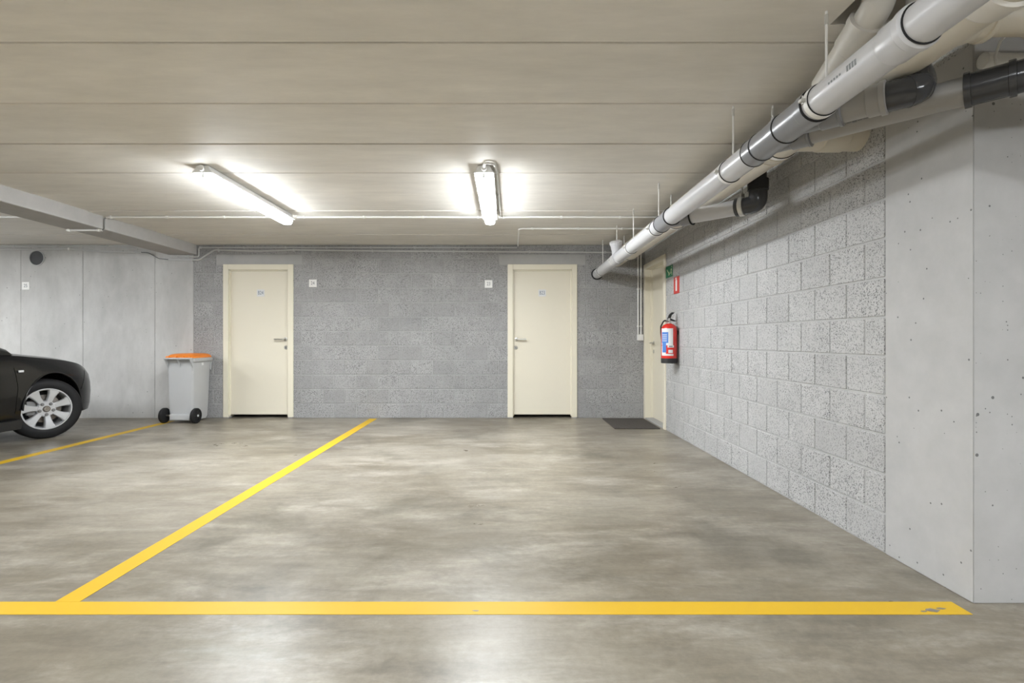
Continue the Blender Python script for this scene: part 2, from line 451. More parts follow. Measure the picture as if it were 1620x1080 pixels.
# the end face of that wall, turned towards the camera
wn = MB().bbox(RX + 0.0005, FARX, WEND - 0.001, WEND + 0.2, 0, H + 0.1, 0.003).build('wall_end', 'cast', local=True)
tag(wn, 'smooth pale cast concrete wall end at the right edge', 'wall', kind='structure')
for nm, b, lab in (('wall_left', (LEFTX - 0.2, LEFTX, REAR, BACK + 0.4), 'plain concrete wall closing the garage on the left'),
                   ('wall_rear', (LEFTX, FARX, REAR - 0.2, REAR), 'plain concrete wall behind the driving lane'),
                   ('wall_far_right', (FARX, FARX + 0.2, REAR, BACK + 0.4), 'plain concrete wall closing the lane on the right')):
    o = MB().box(*b, 0, H + 0.3).build(nm, 'castl', local=True); tag(o, lab, 'wall', kind='structure')

# concrete beam under the ceiling on the left
bm_ = MB().bbox(bx_(266.7), bx_(311.7), REAR, BACK - 0.001, bz_(403), H + 0.01, 0.006).build('trim_1', 'beam')
tag(bm_, 'pale concrete beam running under the ceiling on the left', 'beam', kind='structure')

# doors -----------------------------------------------------------
def door(n, X0, X1, T, handle_left, label, code):
    root = empty('door_%d' % n, ((X0 + X1) / 2, BACK, 0)); tag(root, label, 'door', kind='structure')
    fw = 0.075; pr = 0.016; y = BACK
    m = MB()
    m.bbox(X0, X0 + fw, y - pr, y + 0.13, 0.012, T, 0.004).bbox(X1 - fw, X1, y - pr, y + 0.13, 0.012, T, 0.004)
    m.bbox(X0 + fw - 0.002, X1 - fw + 0.002, y - pr, y + 0.13, T - fw, T, 0.004)
    m.build('door_frame', 'frame', root)
    m = MB(); st = 0.014
    m.bbox(X0 + fw - 0.001, X0 + fw + st, y + 0.008, y + 0.05, 0.03, T - fw + 0.001, 0.003)
    m.bbox(X1 - fw - st, X1 - fw + 0.001, y + 0.008, y + 0.05, 0.03, T - fw + 0.001, 0.003)
    m.bbox(X0 + fw, X1 - fw, y + 0.008, y + 0.05, T - fw - st, T - fw + 0.001, 0.003)
    m.build('door_stop', 'frame', root)
    lf = MB().bbox(X0 + fw + 0.004, X1 - fw - 0.004, y + 0.028, y + 0.068, 0.045, T - fw - 0.004, 0.003).build('door_leaf', 'door', root)
    ly = y + 0.028
    hx = X0 + fw + 0.048 if handle_left else X1 - fw - 0.048; sg = 1 if handle_left else -1
    hz = bz_(536.5)
    m = MB().lathe((hx, ly, hz), (0, -1, 0), [(0, 0.026), (0.006, 0.026), (0.008, 0.023)], 24)
    m.build('handle_rose', 'steel', root, 35)
    m = MB().tube(fillet([(hx, ly - 0.004, hz), (hx, ly - 0.055, hz), (hx + sg * 0.135, ly - 0.055, hz)], 0.02), 0.0095, 14)
    m.build('lever_handle', 'steel', root, 40)
    m = MB().lathe((hx - sg * 0.01, ly, bz_(549.7)), (0, -1, 0), [(0, 0.027), (0.006, 0.027), (0.009, 0.023)], 24)
    m.build('key_escutcheon', 'steel', root, 35)
    MB().bbox(hx - sg * 0.01 - 0.004, hx - sg * 0.01 + 0.004, ly - 0.0115, ly - 0.008, bz_(549.7) - 0.012, bz_(549.7) + 0.008, 0.001).build('keyhole', 'black', root)
    # hinges
    gx = X1 - fw - 0.006 if handle_left else X0 + fw + 0.006
    for z in (0.25, 1.05, 1.82):
        MB().tube([(gx, y + 0.004, z), (gx, y + 0.004, z + 0.075)], 0.007, 10).build('hinge', 'frame', root, 40)
    pc = bx_(411 if n == 1 else 858); pz = bz_(463)
    pl = MB().bbox(pc - 0.052, pc + 0.052, ly - 0.003, ly + 0.001, pz - 0.048, pz + 0.048, 0.001).build('number_plate', 'label', root)
    text_mesh('plate_number', code, 0.062, 'ink2', pl, Matrix.Translation(Vector((pc, ly - 0.0035, pz)) - root.location) @ FACE_Y @ Matrix.Diagonal((0.8, 1.15, 1, 1)))
    # foot of the frame
    m = MB().box(X0 + 0.006, X0 + fw, y - 0.01, y + 0.1, 0.001, 0.012).box(X1 - fw, X1 - 0.006, y - 0.01, y + 0.1, 0.001, 0.012)
    m.build('frame_foot', 'lintel', root)
    return root
door(1, D1[0], D1[1], D1[2], False, 'cream door with plate B24 behind the wheeled bin', 'B24')
door(2, D2[0], D2[1], D2[2], True, 'cream door with plate B23 in the middle of the back wall', 'B23')
def side_door():
    Y0, Y1, T = DR; root = empty('door_3', (RX, (Y0 + Y1) / 2, 0))
    tag(root, 'cream door set deep in the right wall behind the fire extinguisher', 'door', kind='structure')
    fw = 0.07; x = RX; pr = 0.018
    m = MB()
    m.bbox(x - pr, x + 0.15, Y0, Y0 + fw, 0.0, T, 0.004).bbox(x - pr, x + 0.15, Y1 - fw + 0.03, Y1 + 0.03, 0, T, 0.004)
    m.bbox(x - pr, x + 0.15, Y0 + fw - 0.002, Y1 - fw + 0.032, T - fw, T, 0.004)
    m.build('door_frame', 'frame', root)
    m = MB()
    m.bbox(x + 0.06, x + 0.09, Y1 - fw + 0.015, Y1 - fw + 0.032, 0.02, T - fw, 0.003).bbox(x + 0.06, x + 0.09, Y0 + fw, Y1 - fw + 0.03, T - fw - 0.016, T - fw + 0.001, 0.003)
    m.build('door_stop', 'frame', root)
    MB().bbox(x + 0.088, x + 0.128, Y0 + fw + 0.003, Y1 - fw + 0.027, 0.02, T - fw - 0.003, 0.003).build('door_leaf', 'door', root)
    lx = x + 0.088; hy = Y1 - 0.1; hz = CAM_H - 0.045
    MB().lathe((lx, hy, hz), (-1, 0, 0), [(0, 0.026), (0.006, 0.026), (0.008, 0.023)], 24).build('handle_rose', 'steel', root, 35)
    MB().tube(fillet([(lx, hy, hz), (lx - 0.055, hy, hz), (lx - 0.055, hy - 0.13, hz)], 0.02), 0.0095, 14).build('lever_handle', 'steel', root, 40)
    MB().lathe((lx, hy, hz - 0.115), (-1, 0, 0), [(0, 0.026), (0.006, 0.026), (0.009, 0.022)], 24).build('key_escutcheon', 'steel', root, 35)
    MB().bbox(x - 0.012, x + 0.12, Y0 + fw, Y1 - fw + 0.03, 0.0005, 0.018, 0.003).build('threshold', 'lintel', root)
side_door()

# ================================================================ FLOOR MARKINGS AND MAT
LZ = 0.0015
o = MB().box(LEFTX + 0.5, 1.835, 2.073, 2.173, 0.0002, LZ).build('parking_line', 'yellow'); tag(o, 'long yellow line painted across the floor in the foreground', 'floor marking', 'yellow parking lines')
for (wx, wy, wl, ww) in ((1.70, 2.105, 0.035, 0.016), (1.745, 2.118, 0.022, 0.010), (1.66, 2.096, 0.016, 0.006), (-0.12, 2.10, 0.016, 0.005)):
    n = 9; pts = [(wx + wl * random.uniform(0.6, 1.1) * math.cos(2 * PI * k / n), wy + ww * random.uniform(0.6, 1.1) * math.sin(2 * PI * k / n)) for k in range(n)]
    MB().prism(pts, 'z', LZ - 0.0005, LZ + 0.0004).build('worn_patch', 'floor', o)
o = MB().box(-1.855, -1.755, 2.174, 7.2, 0.0002, LZ).build('parking_line', 'yellow'); tag(o, 'yellow bay line running back between the two front doors', 'floor marking', 'yellow parking lines')
o = MB().box(-4.48, -4.38, 2.174, 7.0, 0.0002, LZ).build('parking_line', 'yellow'); tag(o, 'yellow bay line between the black car and the wheeled bin', 'floor marking', 'yellow parking lines')
o = MB().bbox(1.315, 1.868, 6.37, 7.19, 0.0005, 0.012, 0.004).build('doormat', 'mat'); tag(o, 'dark brown doormat on the floor at the side door', 'doormat')

# ================================================================ LAMPS
def fixture(X, y0, y1, label, detail=True):
    root = empty('fluorescent_lamp', (X, (y0 + y1) / 2, H - 0.114)); tag(root, label, 'ceiling lamp', 'fluorescent ceiling lamps')
    z = H - 0.004
    body = [(X - 0.042, z), (X + 0.042, z), (X + 0.060, z - 0.036), (X + 0.074, z - 0.046), (X + 0.074, z - 0.054), (X - 0.074, z - 0.054), (X - 0.074, z - 0.046), (X - 0.060, z - 0.036)]
    MB().prism(body, 'y', y0, y1).build('housing', 'lampbody', root, 25)
    pr = [(X - 0.054, z - 0.0545), (X + 0.054, z - 0.0545), (X + 0.053, z - 0.078), (X + 0.046, z - 0.096), (X + 0.032, z - 0.107), (X, z - 0.110), (X - 0.032, z - 0.107), (X - 0.046, z - 0.096), (X - 0.053, z - 0.078)]
    df = MB().prism(pr, 'y', y0 + 0.012, y1 - 0.012).build('diffuser', 'lampon', root, 40)
    df.data.materials.append(M['lampside'])
    for p in df.data.polygons:
        if abs(p.normal.x) > 0.9 or abs(p.normal.y) > 0.9: p.material_index = 1
    for yy, s in ((y0, -1), (y1, 1)):
        MB().lathe((X, yy, z - 0.022), (0, s, 0), [(0, 0.022), (0.02, 0.022), (0.024, 0.016)], 18).build('cable_gland', 'lampbody', root, 35)
        MB().bbox(X - 0.012, X + 0.012, yy + s * -0.013, yy + s * -0.001 if s > 0 else yy + 0.011, z - 0.09, z - 0.053, 0.002).build('end_clip', 'lampbody', root) if s < 0 else None
    for k in range(5):
        yy = y0 + (k + 0.5) * (y1 - y0) / 5
        for sx in (-1, 1):
            MB().bbox(X + sx * 0.0745 - 0.003, X + sx * 0.0745 + 0.003, yy - 0.02, yy + 0.02, z - 0.060, z - 0.042, 0.001).build('side_clip', 'lampbody', root)
    return root
fixture(-0.163, 3.95, 5.5, 'lit fluorescent lamp on the ceiling above the middle of the bay')
fixture(-2.27, 3.95, 5.5, 'lit fluorescent lamp on the ceiling to the left, seen at an angle')
fixture(-6.4, 3.95, 5.5, 'fluorescent lamp beyond the concrete beam over the car bay')
fixture(-8.6, 3.95, 5.5, 'added unseen fluorescent lamp over the far left bay')  # extra lamp out of view, added to brighten the left wall
for x, lab in ((-7.6, 'added unseen fluorescent lamp over the driving lane, farthest left'), (-5.2, 'added unseen fluorescent lamp over the driving lane, second from left'), (-2.6, 'added unseen fluorescent lamp over the driving lane left of the camera'), (0.2, 'added unseen fluorescent lamp over the driving lane above the camera'), (3.0, 'added unseen fluorescent lamp over the driving lane on the right')):
    fixture(x, -1.3, 0.25, lab)  # unseen lane lamps added to brighten near floor, ceiling and wall end

# ================================================================ DRAIN PIPES
PX = 1.256
def pz(y): return 1.98 + (7.27 - y) * 0.0095
def P(y, dx=0, dz=0): return Vector((PX + dx, y, pz(y) + dz))
AX = (P(1.0) - P(6.0)).normalized()
root = empty('drain_pipe', (PX, 4.0, 1.95)); tag(root, 'light grey main drain pipe slung under the ceiling along the right', 'pipe')
def seg(a, b, r, name, mat, par=root, smooth=40): return MB().tube([P(a), P(b)], r, 32).build(name, mat, par, smooth)
for a, b in ((BACK - 0.002, 6.02), (6.02, 4.24), (4.0, 2.64), (2.15, -1.5)): seg(a, b, 0.0625, 'pipe', 'pipe')
def fitting(y0, y1, ya, s_end, mat='fit', r=0.067):
    """a branch fitting between y0 (far) and y1 (near) with a 45 degree arm to the right"""
    f = seg(y0, y1, r, 'branch_fitting', mat)
    d = Vector((1, -1, 0.02)).normalized(); c = P(ya)
    arm = MB().tube([c + d * 0.02, c + d * (s_end * 1.414)], 0.0565, 28); arm.build('fitting_arm', mat, f, 40)
    L = s_end * 1.414
    MB().lathe(c, d, [(L - 0.085, 0.0565), (L - 0.078, 0.0625), (L - 0.012, 0.0625), (L - 0.010, 0.067), (L, 0.067), (L + 0.004, 0.0565)], 28).build('arm_socket', mat, f, 30)
    MB().lathe(P(y1 + 0.05), AX, [(0, 0.0668), (0.006, 0.0705), (0.055, 0.0705), (0.06, 0.066)], 32).build('socket_bead', mat, f, 30)
    return c, d
c1, d1 = fitting(2.37, 2.14, 2.315, 0.135)
c2, d2 = fitting(2.60, 2.37, 2.54, 0.135)
c3, d3 = fitting(4.25, 3.99, 4.14, 0.15, 'fit')
seg(2.68, 2.58, 0.0685, 'coupling', 'fit')
for y in (2.135, 2.365, 2.585, 2.675, 3.985, 4.245):
    MB().ring(P(y), AX, 0.0655, 0.0055, 36, 8).build('seal_ring', 'rubber', root, 60)
# near socket
MB().lathe(P(1.715), AX, [(0, 0.0628), (0.012, 0.068), (0.085, 0.068), (0.092, 0.073), (0.115, 0.073), (0.122, 0.068), (0.126, 0.0628)], 36).build('socket', 'pipe', root, 30)
MB().ring(P(1.588), AX, 0.0645, 0.003, 36, 8).build('seal_ring', 'rubber', root, 60)
# wall seal, printed marks
MB().lathe(P(BACK - 0.001), (0, -1, 0), [(0, 0.078), (0.018, 0.078), (0.02, 0.064)], 32).build('wall_collar', 'rubber', root, 30)
for k, y in enumerate([1.95 - 0.016 * i for i in range(5)] + [1.845 - 0.014 * i for i in range(4)] + [1.70, 1.695]):
    q = P(y); n = Vector((-0.72, 0, -0.05)).normalized(); t = Vector((0.07, 0, -1)).normalized()
    hh = 0.010 if k > 4 else 0.004
    cpt = q + n * 0.0622
    vs = [cpt + n * 0.0006 + t * hh * s1 + AX * 0.0045 * s2 for s1, s2 in ((-1, -1), (1, -1), (1, 1), (-1, 1))]
    vs += [v - n * 0.002 for v in vs]
    MB().mesh(vs, [(0, 1, 2, 3), (7, 6, 5, 4), (0, 4, 5, 1), (1, 5, 6, 2), (2, 6, 7, 3), (3, 7, 4, 0)]).build('printed_mark', 'ink', root)
# cleanout stub with screw cap near the back wall
cs = P(5.93); ds = Vector((-0.16, -0.30, 0.9)).normalized()
st = seg(6.08, 5.84, 0.068, 'branch_fitting', 'pipe')
MB().lathe(cs, ds, [(0.0, 0.056), (0.10, 0.056), (0.102, 0.060), (0.145, 0.060), (0.147, 0.066), (0.158, 0.066)], 28).build('cleanout_arm', 'pipe', st, 30)
MB().lathe(cs, ds, [(0.158, 0.064), (0.160, 0.071), (0.188, 0.071), (0.192, 0.055), (0.198, 0.054), (0.2, 0.02)], 16).build('cleanout_cap', 'pipe', st, 20)
MB().ring(P(5.845), AX, 0.066, 0.004, 36, 8).build('seal_ring', 'cable', root, 60)

# branch that turns up into the ceiling
b1 = empty('branch_pipe', tuple(c1 + d1 * 0.3)); tag(b1, 'short grey branch pipe with a dark elbow turning up behind the beige pipe', 'pipe')
L = 0.135 * 1.414
e1 = c1 + d1 * (L + 0.145)
MB().tube([c1 + d1 * (L + 0.002), e1], 0.055, 28).build('pipe', 'bpipe', b1, 40)
MB().lathe(c1, d1, [(L + 0.085, 0.0555), (L + 0.09, 0.0615), (L + 0.13, 0.0615), (L + 0.132, 0.067), (L + 0.15, 0.067), (L + 0.154, 0.056)], 28).build('socket_ring', 'bpipe', b1, 30)
p0 = e1; p3 = Vector((1.625, 2.13, 2.20))
pts = []
for k in range(15):
    t = k / 14; q1 = p0 + d1 * 0.11; q2 = Vector((1.635, 2.05, p0.z - 0.0))
    pts.append(p0 * (1 - t) ** 3 + q1 * 3 * t * (1 - t) ** 2 + q2 * 3 * t * t * (1 - t) + p3 * t ** 3)
MB().tube(pts, 0.0575, 28).build('elbow', 'dark', b1, 60)
for k in (4, 7):
    MB().ring(pts[k], pts[k + 1] - pts[k - 1], 0.0572, 0.0022, 28, 6).build('moulded_rib', 'dark', b1, 60)

# branch that runs along the wall and over the end of it
b2 = empty('branch_pipe', tuple(c2 + d2 * 0.4)); tag(b2, 'long grey branch pipe leaving right with dark couplings past the wall end', 'pipe')
L2 = 0.135 * 1.414; s_e = 0.515 * 1.414
MB().tube([c2 + d2 * (L2 + 0.002), c2 + d2 * (s_e + 0.03)], 0.055, 28).build('pipe', 'bpipe', b2, 40)
for k in range(9):
    q = c2 + d2 * (0.33 + 0.02 * k); n = Vector((-0.5, -0.55, -0.35)); n = (n - d2 * n.dot(d2)).normalized(); t = d2.cross(n)
    cpt = q + n * 0.0548; hh = 0.004 if k == 2 else 0.0015
    vs = [cpt + n * 0.0006 + t * hh * a + d2 * 0.008 * b for a, b in ((-1, -1), (1, -1), (1, 1), (-1, 1))]; vs += [v - n * 0.002 for v in vs]
    MB().mesh(vs, [(0, 1, 2, 3), (7, 6, 5, 4), (0, 4, 5, 1), (1, 5, 6, 2), (2, 6, 7, 3), (3, 7, 4, 0)]).build('printed_mark', 'ink', b2)
MB().lathe(c2, d2, [(s_e - 0.01, 0.056), (s_e - 0.008, 0.0665), (s_e + 0.012, 0.0665), (s_e + 0.014, 0.0605), (s_e + 0.115, 0.0605), (s_e + 0.117, 0.0665), (s_e + 0.137, 0.0665), (s_e + 0.14, 0.058)], 28).build('coupling', 'dark', b2, 30)
a0 = c2 + d2 * (s_e + 0.13)
pts = fillet([a0, a0 + d2 * 0.11, a0 + d2 * 0.11 + Vector((0.16, 0, 0.004))], 0.16, 9)
MB().tube(pts, 0.0585, 28).build('elbow', 'dark', b2, 60)
e2 = pts[-1]
MB().lathe(e2, (1, 0, 0.02), [(-0.03, 0.0585), (-0.028, 0.0665), (0.0, 0.0665), (0.002, 0.061), (0.06, 0.061)], 28).build('socket_ring', 'dark', b2, 30)
MB().tube([e2, e2 + Vector((2.2, 0, 0.04))], 0.055, 28).build('pipe', 'bpipe', b2, 40)

# far branch with the black elbow
b3 = empty('branch_pipe', tuple(c3 + d3 * 0.4)); tag(b3, 'grey branch pipe with a shiny black elbow halfway down the main pipe', 'pipe')
L3 = 0.15 * 1.414; s3 = 0.405 * 1.414
MB().tube([c3 + d3 * (L3 + 0.002), c3 + d3 * s3], 0.055, 28).build('pipe', 'pipe', b3, 40)
MB().ring(c3 + d3 * (L3 + 0.004), d3, 0.0625, 0.006, 32, 8).build('seal_ring', 'rubber', b3, 60)
MB().lathe(c3, d3, [(s3 - 0.03, 0.057), (s3 - 0.028, 0.064), (s3 - 0.008, 0.064), (s3 - 0.006, 0.058)], 28).build('seal_ring', 'dark', b3, 30)
MB().lathe(c3, d3, [(s3 - 0.004, 0.058), (s3 - 0.002, 0.0675), (s3 + 0.028, 0.0675), (s3 + 0.03, 0.058)], 28).build('clamp_band', 'zinc', b3, 30)
MB().bbox(*(lambda q: (q.x - 0.012, q.x + 0.012, q.y - 0.012, q.y + 0.012, q.z + 0.06, q.z + 0.09))(c3 + d3 * (s3 + 0.013)), 0.003).build('clamp_lug', 'zinc', b3)
MB().tube([c3 + d3 * (s3 + 0.013) + Vector((0, 0, 0.08)), (c3.x + d3.x * (s3 + .013), c3.y + d3.y * (s3 + .013), H)], 0.005, 8).build('threaded_rod', 'zinc', b3)
a0 = c3 + d3 * (s3 + 0.02)
pts = fillet([a0, a0 + d3 * 0.10, a0 + d3 * 0.10 + Vector((0, 0, 0.12))], 0.09, 12)
MB().tube(pts, 0.0605, 28).build('elbow', 'dark', b3, 60)
e3 = pts[-1]
MB().lathe(e3, (0, 0, 1), [(-0.03, 0.0605), (-0.028, 0.068), (0.045, 0.068), (0.048, 0.058)], 28).build('socket_ring', 'black', b3, 30)
MB().tube([e3, (e3.x, e3.y, H)], 0.055, 24).build('riser', 'black', b3, 40)

# beige pipe ------------------------------------------------------
BX = 1.535
def bz(y): return 2.197 + (3.0 - y) * 0.006
def B(y): return Vector((BX, y, bz(y)))
BAX = (B(0) - B(3)).normalized()
rb = empty('waste_pipe', (BX, 4.0, 2.05)); tag(rb, 'thick beige waste pipe running close under the ceiling beside the grey one', 'pipe')
MB().tube([B(6.5), B(-1.5)], 0.107, 40).build('pipe', 'beige', rb, 40)
MB().tube([B(BACK - 0.002), B(6.45)], 0.088, 40).build('pipe', 'beige', rb, 40)
MB().lathe(B(6.5), BAX, [(-0.02, 0.09), (-0.012, 0.112), (0.10, 0.112), (0.106, 0.107)], 40).build('socket_ring', 'beige', rb, 30)
for y in (3.06, 2.99, 2.70):
    MB().ring(B(y), BAX, 0.1065, 0.006, 40, 8).build('socket_bead', 'beige', rb, 60)
# arm into the right wall
t1 = B(2.86)
MB().tube([t1 + Vector((0.02, 0, 0)), (RX + 0.01, 2.86, t1.z)], 0.094, 36).build('tee_arm', 'beige', rb, 40)
MB().lathe((BX, 2.86, t1.z), (1, 0, 0), [(0.16, 0.094), (0.165, 0.0995), (0.29, 0.0995), (0.295, 0.094)], 36).build('arm_socket', 'beige', rb, 30)
# near socket
MB().lathe(B(1.70), BAX, [(0, 0.107), (0.01, 0.113), (0.07, 0.113), (0.076, 0.119), (0.10, 0.119), (0.106, 0.107)], 40).build('socket', 'beigel', rb, 30)
# near tee and pipe to the right
ty, tz = 1.855, 2.205
MB().tube([(BX + 0.0, ty, tz - 0.02), (1.65, ty, tz)], [0.088, 0.068], 36).build('tee_arm', 'beige', rb, 40)
MB().lathe((1.64, ty, tz), (1, 0, 0), [(0, 0.067), (0.004, 0.072), (0.03, 0.072), (0.033, 0.077), (0.05, 0.077), (0.053, 0.058)], 36).build('arm_socket', 'beige', rb, 30)
MB().tube([(1.685, ty, tz), (4.0, ty, tz + 0.02)], 0.056, 32).build('side_pipe', 'beige', rb, 40)
MB().lathe((1.86, ty, tz), (1, 0, 0), [(0, 0.056), (0.003, 0.0625), (0.12, 0.0625), (0.124, 0.056)], 36).build('side_coupling', 'beige', rb, 30)
# inclined riser to the opening in the ceiling
q0 = Vector((BX - 0.08, 2.40, bz(2.4) + 0.03)); q1 = Vector((1.445, 2.10, H - 0.035))
dr = (q1 - q0).normalized(); LR = (q1 - q0).length
MB().tube([q0, q1], 0.0625, 32).build('inclined_riser', 'beigel', rb, 40)
MB().lathe(q1, dr, [(-0.13, 0.0625), (-0.125, 0.068), (-0.03, 0.068), (-0.028, 0.073), (0.0, 0.073), (0.002, 0.06)], 36).build('riser_socket', 'beigel', rb, 30)
MB().tube(fillet([q1 - dr * 0.03, q1 + dr * 0.07, q1 + dr * 0.07 + Vector((0, 0, 0.15))], 0.09), 0.058, 28).build('riser_elbow', 'beigel', rb, 60)
MB().tube([(1.60, 2.03, bz(2.03) + 0.03), (1.60, 2.03, H + 0.15)], 0.05, 28).build('vertical_riser', 'beigel', rb, 40)

# white pipe on the wall end with its tie
rw = empty('wall_pipe', (2.6, WEND - 0.03, 2.18)); tag(rw, 'white pipe fixed across the top of the wall end at right', 'pipe')
MB().tube([(1.925, WEND - 0.031, 2.205), (4.5, WEND - 0.031, 2.205)], 0.028, 22).build('pipe', 'white', rw, 40)
MB().lathe((1.925, WEND - 0.031, 2.205), (1, 0, 0), [(-0.004, 0.02), (0, 0.031), (0.05, 0.031), (0.052, 0.028)], 22).build('end_cap', 'white', rw, 30)
tp = [(1.99, 1.98, 2.34), (1.97, 2.03, 2.30), (1.95, 2.08, 2.255), (1.945, 2.098, 2.205), (1.955, 2.10, 2.17)]
MB().tube(tp, 0.005, 8).build('cable_tie', 'conduit', rw, 60)

# hangers ---------------------------------------------------------
def hanger(fn, ax, y, r, label, rodx, lugs=True):
    c = fn(y); h = empty('pipe_hanger', (c.x, c.y, c.z + r)); tag(h, label, 'pipe hanger', 'threaded rod pipe hangers')
    MB().lathe(c, ax, [(-0.013, r + 0.0005), (-0.012, r + 0.0045), (0.012, r + 0.0045), (0.013, r + 0.0005)], 36).build('clamp_band', 'white', h, 30)
    MB().ring(c + ax * 0.014, ax, r + 0.001, 0.0022, 36, 6).build('rubber_edge', 'rubber', h, 60)
    for s in (-1, 1):
        lx = c.x + s * (r + 0.012)
        MB().bbox(lx - 0.012, lx + 0.012, y - 0.011, y + 0.011, c.z - 0.006, c.z + 0.006, 0.002).build('clamp_lug', 'zinc', h)
        MB().lathe((lx, y, c.z - 0.014), (0, 0, 1), [(0, 0.005), (0.006, 0.005), (0.006, 0.003), (0.034, 0.003)], 8).build('lug_bolt', 'zinc', h, 30)
    MB().lathe((rodx, y, c.z + r * 0.98), (0, 0, 1), [(0, 0.009), (0.022, 0.009)], 6).build('rod_nut', 'zinc', h)
    MB().tube([(rodx, y, c.z + r), (rodx, y, H + 0.002)], 0.0048, 8).build('threaded_rod', 'conduit', h, 40)
    MB().lathe((rodx, y, H - 0.055), (0, 0, 1), [(0, 0.0075), (0.04, 0.0075)], 10).build('rod_coupler', 'zinc', h, 30)
mains = [(2.10, 'rod hanger holding the grey main pipe nearest the camera'), (2.96, 'second nearest rod hanger on the grey main pipe'),
         (4.40, 'rod hanger on the grey main pipe beside the black elbow branch'), (5.27, 'rod hanger on the grey main pipe before the screw cap'),
         (6.06, 'rod hanger on the grey main pipe at the screw cap'), (6.93, 'rod hanger on the grey main pipe next to the back wall')]
for y, lab in mains: hanger(P, AX, y, 0.0635, lab, PX + 0.02)
for y, lab in ((2.955, 'rod hanger holding the beige pipe nearest the camera'), (4.77, 'rod hanger holding the beige pipe in its middle'), (6.66, 'rod hanger holding the beige pipe near the back wall')):
    hanger(B, BAX, y, 0.108 if y < 6.5 else 0.089, lab, BX - 0.04)

# ================================================================ CONDUITS
def conduit(label, pts, r, clips, axis, mat='conduit', clipmat='white', normal=(0, 0, 1), fil=0.05, name='cable_conduit'):
    """clips: points where a clip sits; axis: direction of the run there"""
    pts = [Vector(p) for p in pts]
    root = empty(name, tuple(pts[0])); tag(root, label, 'conduit')
    MB().tube(fillet(pts, fil), r, 12).build('tube', mat, root, 50)
    for c in clips:
        c = Vector(c)
        if isinstance(c, Vector):
            n = Vector(normal); a = Vector(axis); t = a.cross(n)
            e = [abs(a[i]) * 0.012 + abs(n[i]) * (r + 0.004) + abs(t[i]) * (r + 0.005) for i in range(3)]
            MB().bbox(c.x - e[0], c.x + e[0], c.y - e[1], c.y + e[1], c.z - e[2], c.z + e[2], 0.003).build('clip', clipmat, root)
    return root
CZ = H - 0.014; CY = 5.575
conduit('white conduit across the ceiling from the beam to the left lamp', [(-4.22, CY, CZ), (-2.345, CY, CZ)], 0.010, [(x, CY, CZ) for x in (-4.17, -3.58, -2.97)], (1, 0, 0))
conduit('white conduit across the ceiling between the two lit lamps', [(-2.20, CY, CZ), (-0.235, CY, CZ)], 0.010, [(x, CY, CZ) for x in (-2.13, -1.5, -0.87, -0.29)], (1, 0, 0))
conduit('white conduit across the ceiling from the middle lamp to the pipes', [(-0.075, CY, CZ), (RX, CY, CZ)], 0.010, [(x, CY, CZ) for x in (-0.02, 0.59, 1.21)], (1, 0, 0))
conduit('white conduit looping beside the middle lamp', [(-0.163, 3.93, CZ - 0.01), (-0.155, 3.86, CZ), (-0.085, 3.88, CZ), (-0.07, 4.1, CZ), (-0.055, 5.52, CZ), (-0.055, CY, CZ)], 0.009, [(-0.072, 4.08, CZ), (-0.066, 4.72, CZ), (-0.061, 5.22, CZ)], (0, 1, 0))
conduit('white conduit on the ceiling dropping down to the back wall', [(0.165, BACK - 0.02, 2.36), (0.17, BACK - 0.02, CZ), (0.155, 6.15, CZ), (RX, 6.15, CZ)], 0.010, [(0.31, 6.15, CZ), (0.85, 6.15, CZ), (1.36, 6.15, CZ)], (1, 0, 0), fil=0.07)
BBX0, BBX1, BBZ = bx_(266.7), bx_(311.7), bz_(403)
conduit('short white conduit under the concrete beam', [(BBX0 + 0.005, CY, BBZ - 0.012), (BBX1 - 0.01, CY, BBZ - 0.012)], 0.010, [(BBX0 + 0.03, CY, BBZ - 0.012), (BBX1 - 0.05, CY, BBZ - 0.012)], (1, 0, 0))
conduit('white conduit on the ceiling left of the concrete beam', [(-9.0, CY, CZ), (-5.02, CY, CZ)], 0.010, [(x, CY, CZ) for x in (-7.0, -5.6)], (1, 0, 0))
o = MB().tube(fillet([(-4.21, CY, CZ), (BBX1 + 0.012, CY, CZ - 0.02), (BBX1 + 0.01, CY, BBZ), (BBX1 - 0.012, CY, BBZ - 0.012)], 0.03), 0.006, 8).build('cable', 'cable', None, 50); tag(o, 'thin grey cable bending around the concrete beam edge', 'cable')
WY = BACK - 0.016
z1, z2 = bz_(391.8), bz_(398)
conduit('upper thin grey conduit along the top of the back wall', [(bx_(818), WY, z1), (bx_(312) + 0.03, WY, z1), (bx_(312) + 0.03, WY, bz_(406.5)), (bx_(270), WY, bz_(406.5))], 0.009,
        [(bx_(p), WY, z1) for p in (318, 387, 453, 517, 587, 656, 726, 794)] + [(bx_(p), WY, bz_(406.5)) for p in (282, 299)], (1, 0, 0), 'gconduit', 'gconduit', (0, 1, 0), 0.03)
conduit('lower grey conduit along the top of the back wall', [(bx_(983), WY, bz_(399.5)), (bx_(850), WY, bz_(398.6)), (bx_(600), WY, bz_(397.2)), (bx_(470), WY, bz_(395.5)), (bx_(410), WY, bz_(397.2)), (bx_(340), WY, bz_(395.6)), (bx_(316), WY, bz_(411.5)), (bx_(268), WY, bz_(411.2))], 0.0115,
        [(bx_(p), WY, bz_(q)) for p, q in ((347, 396), (466, 396), (590, 397.4), (718, 398), (838, 398.6), (957, 399.3), (305, 411.5))], (1, 0, 0), 'gconduit', 'gconduit', (0, 1, 0), 0.12)
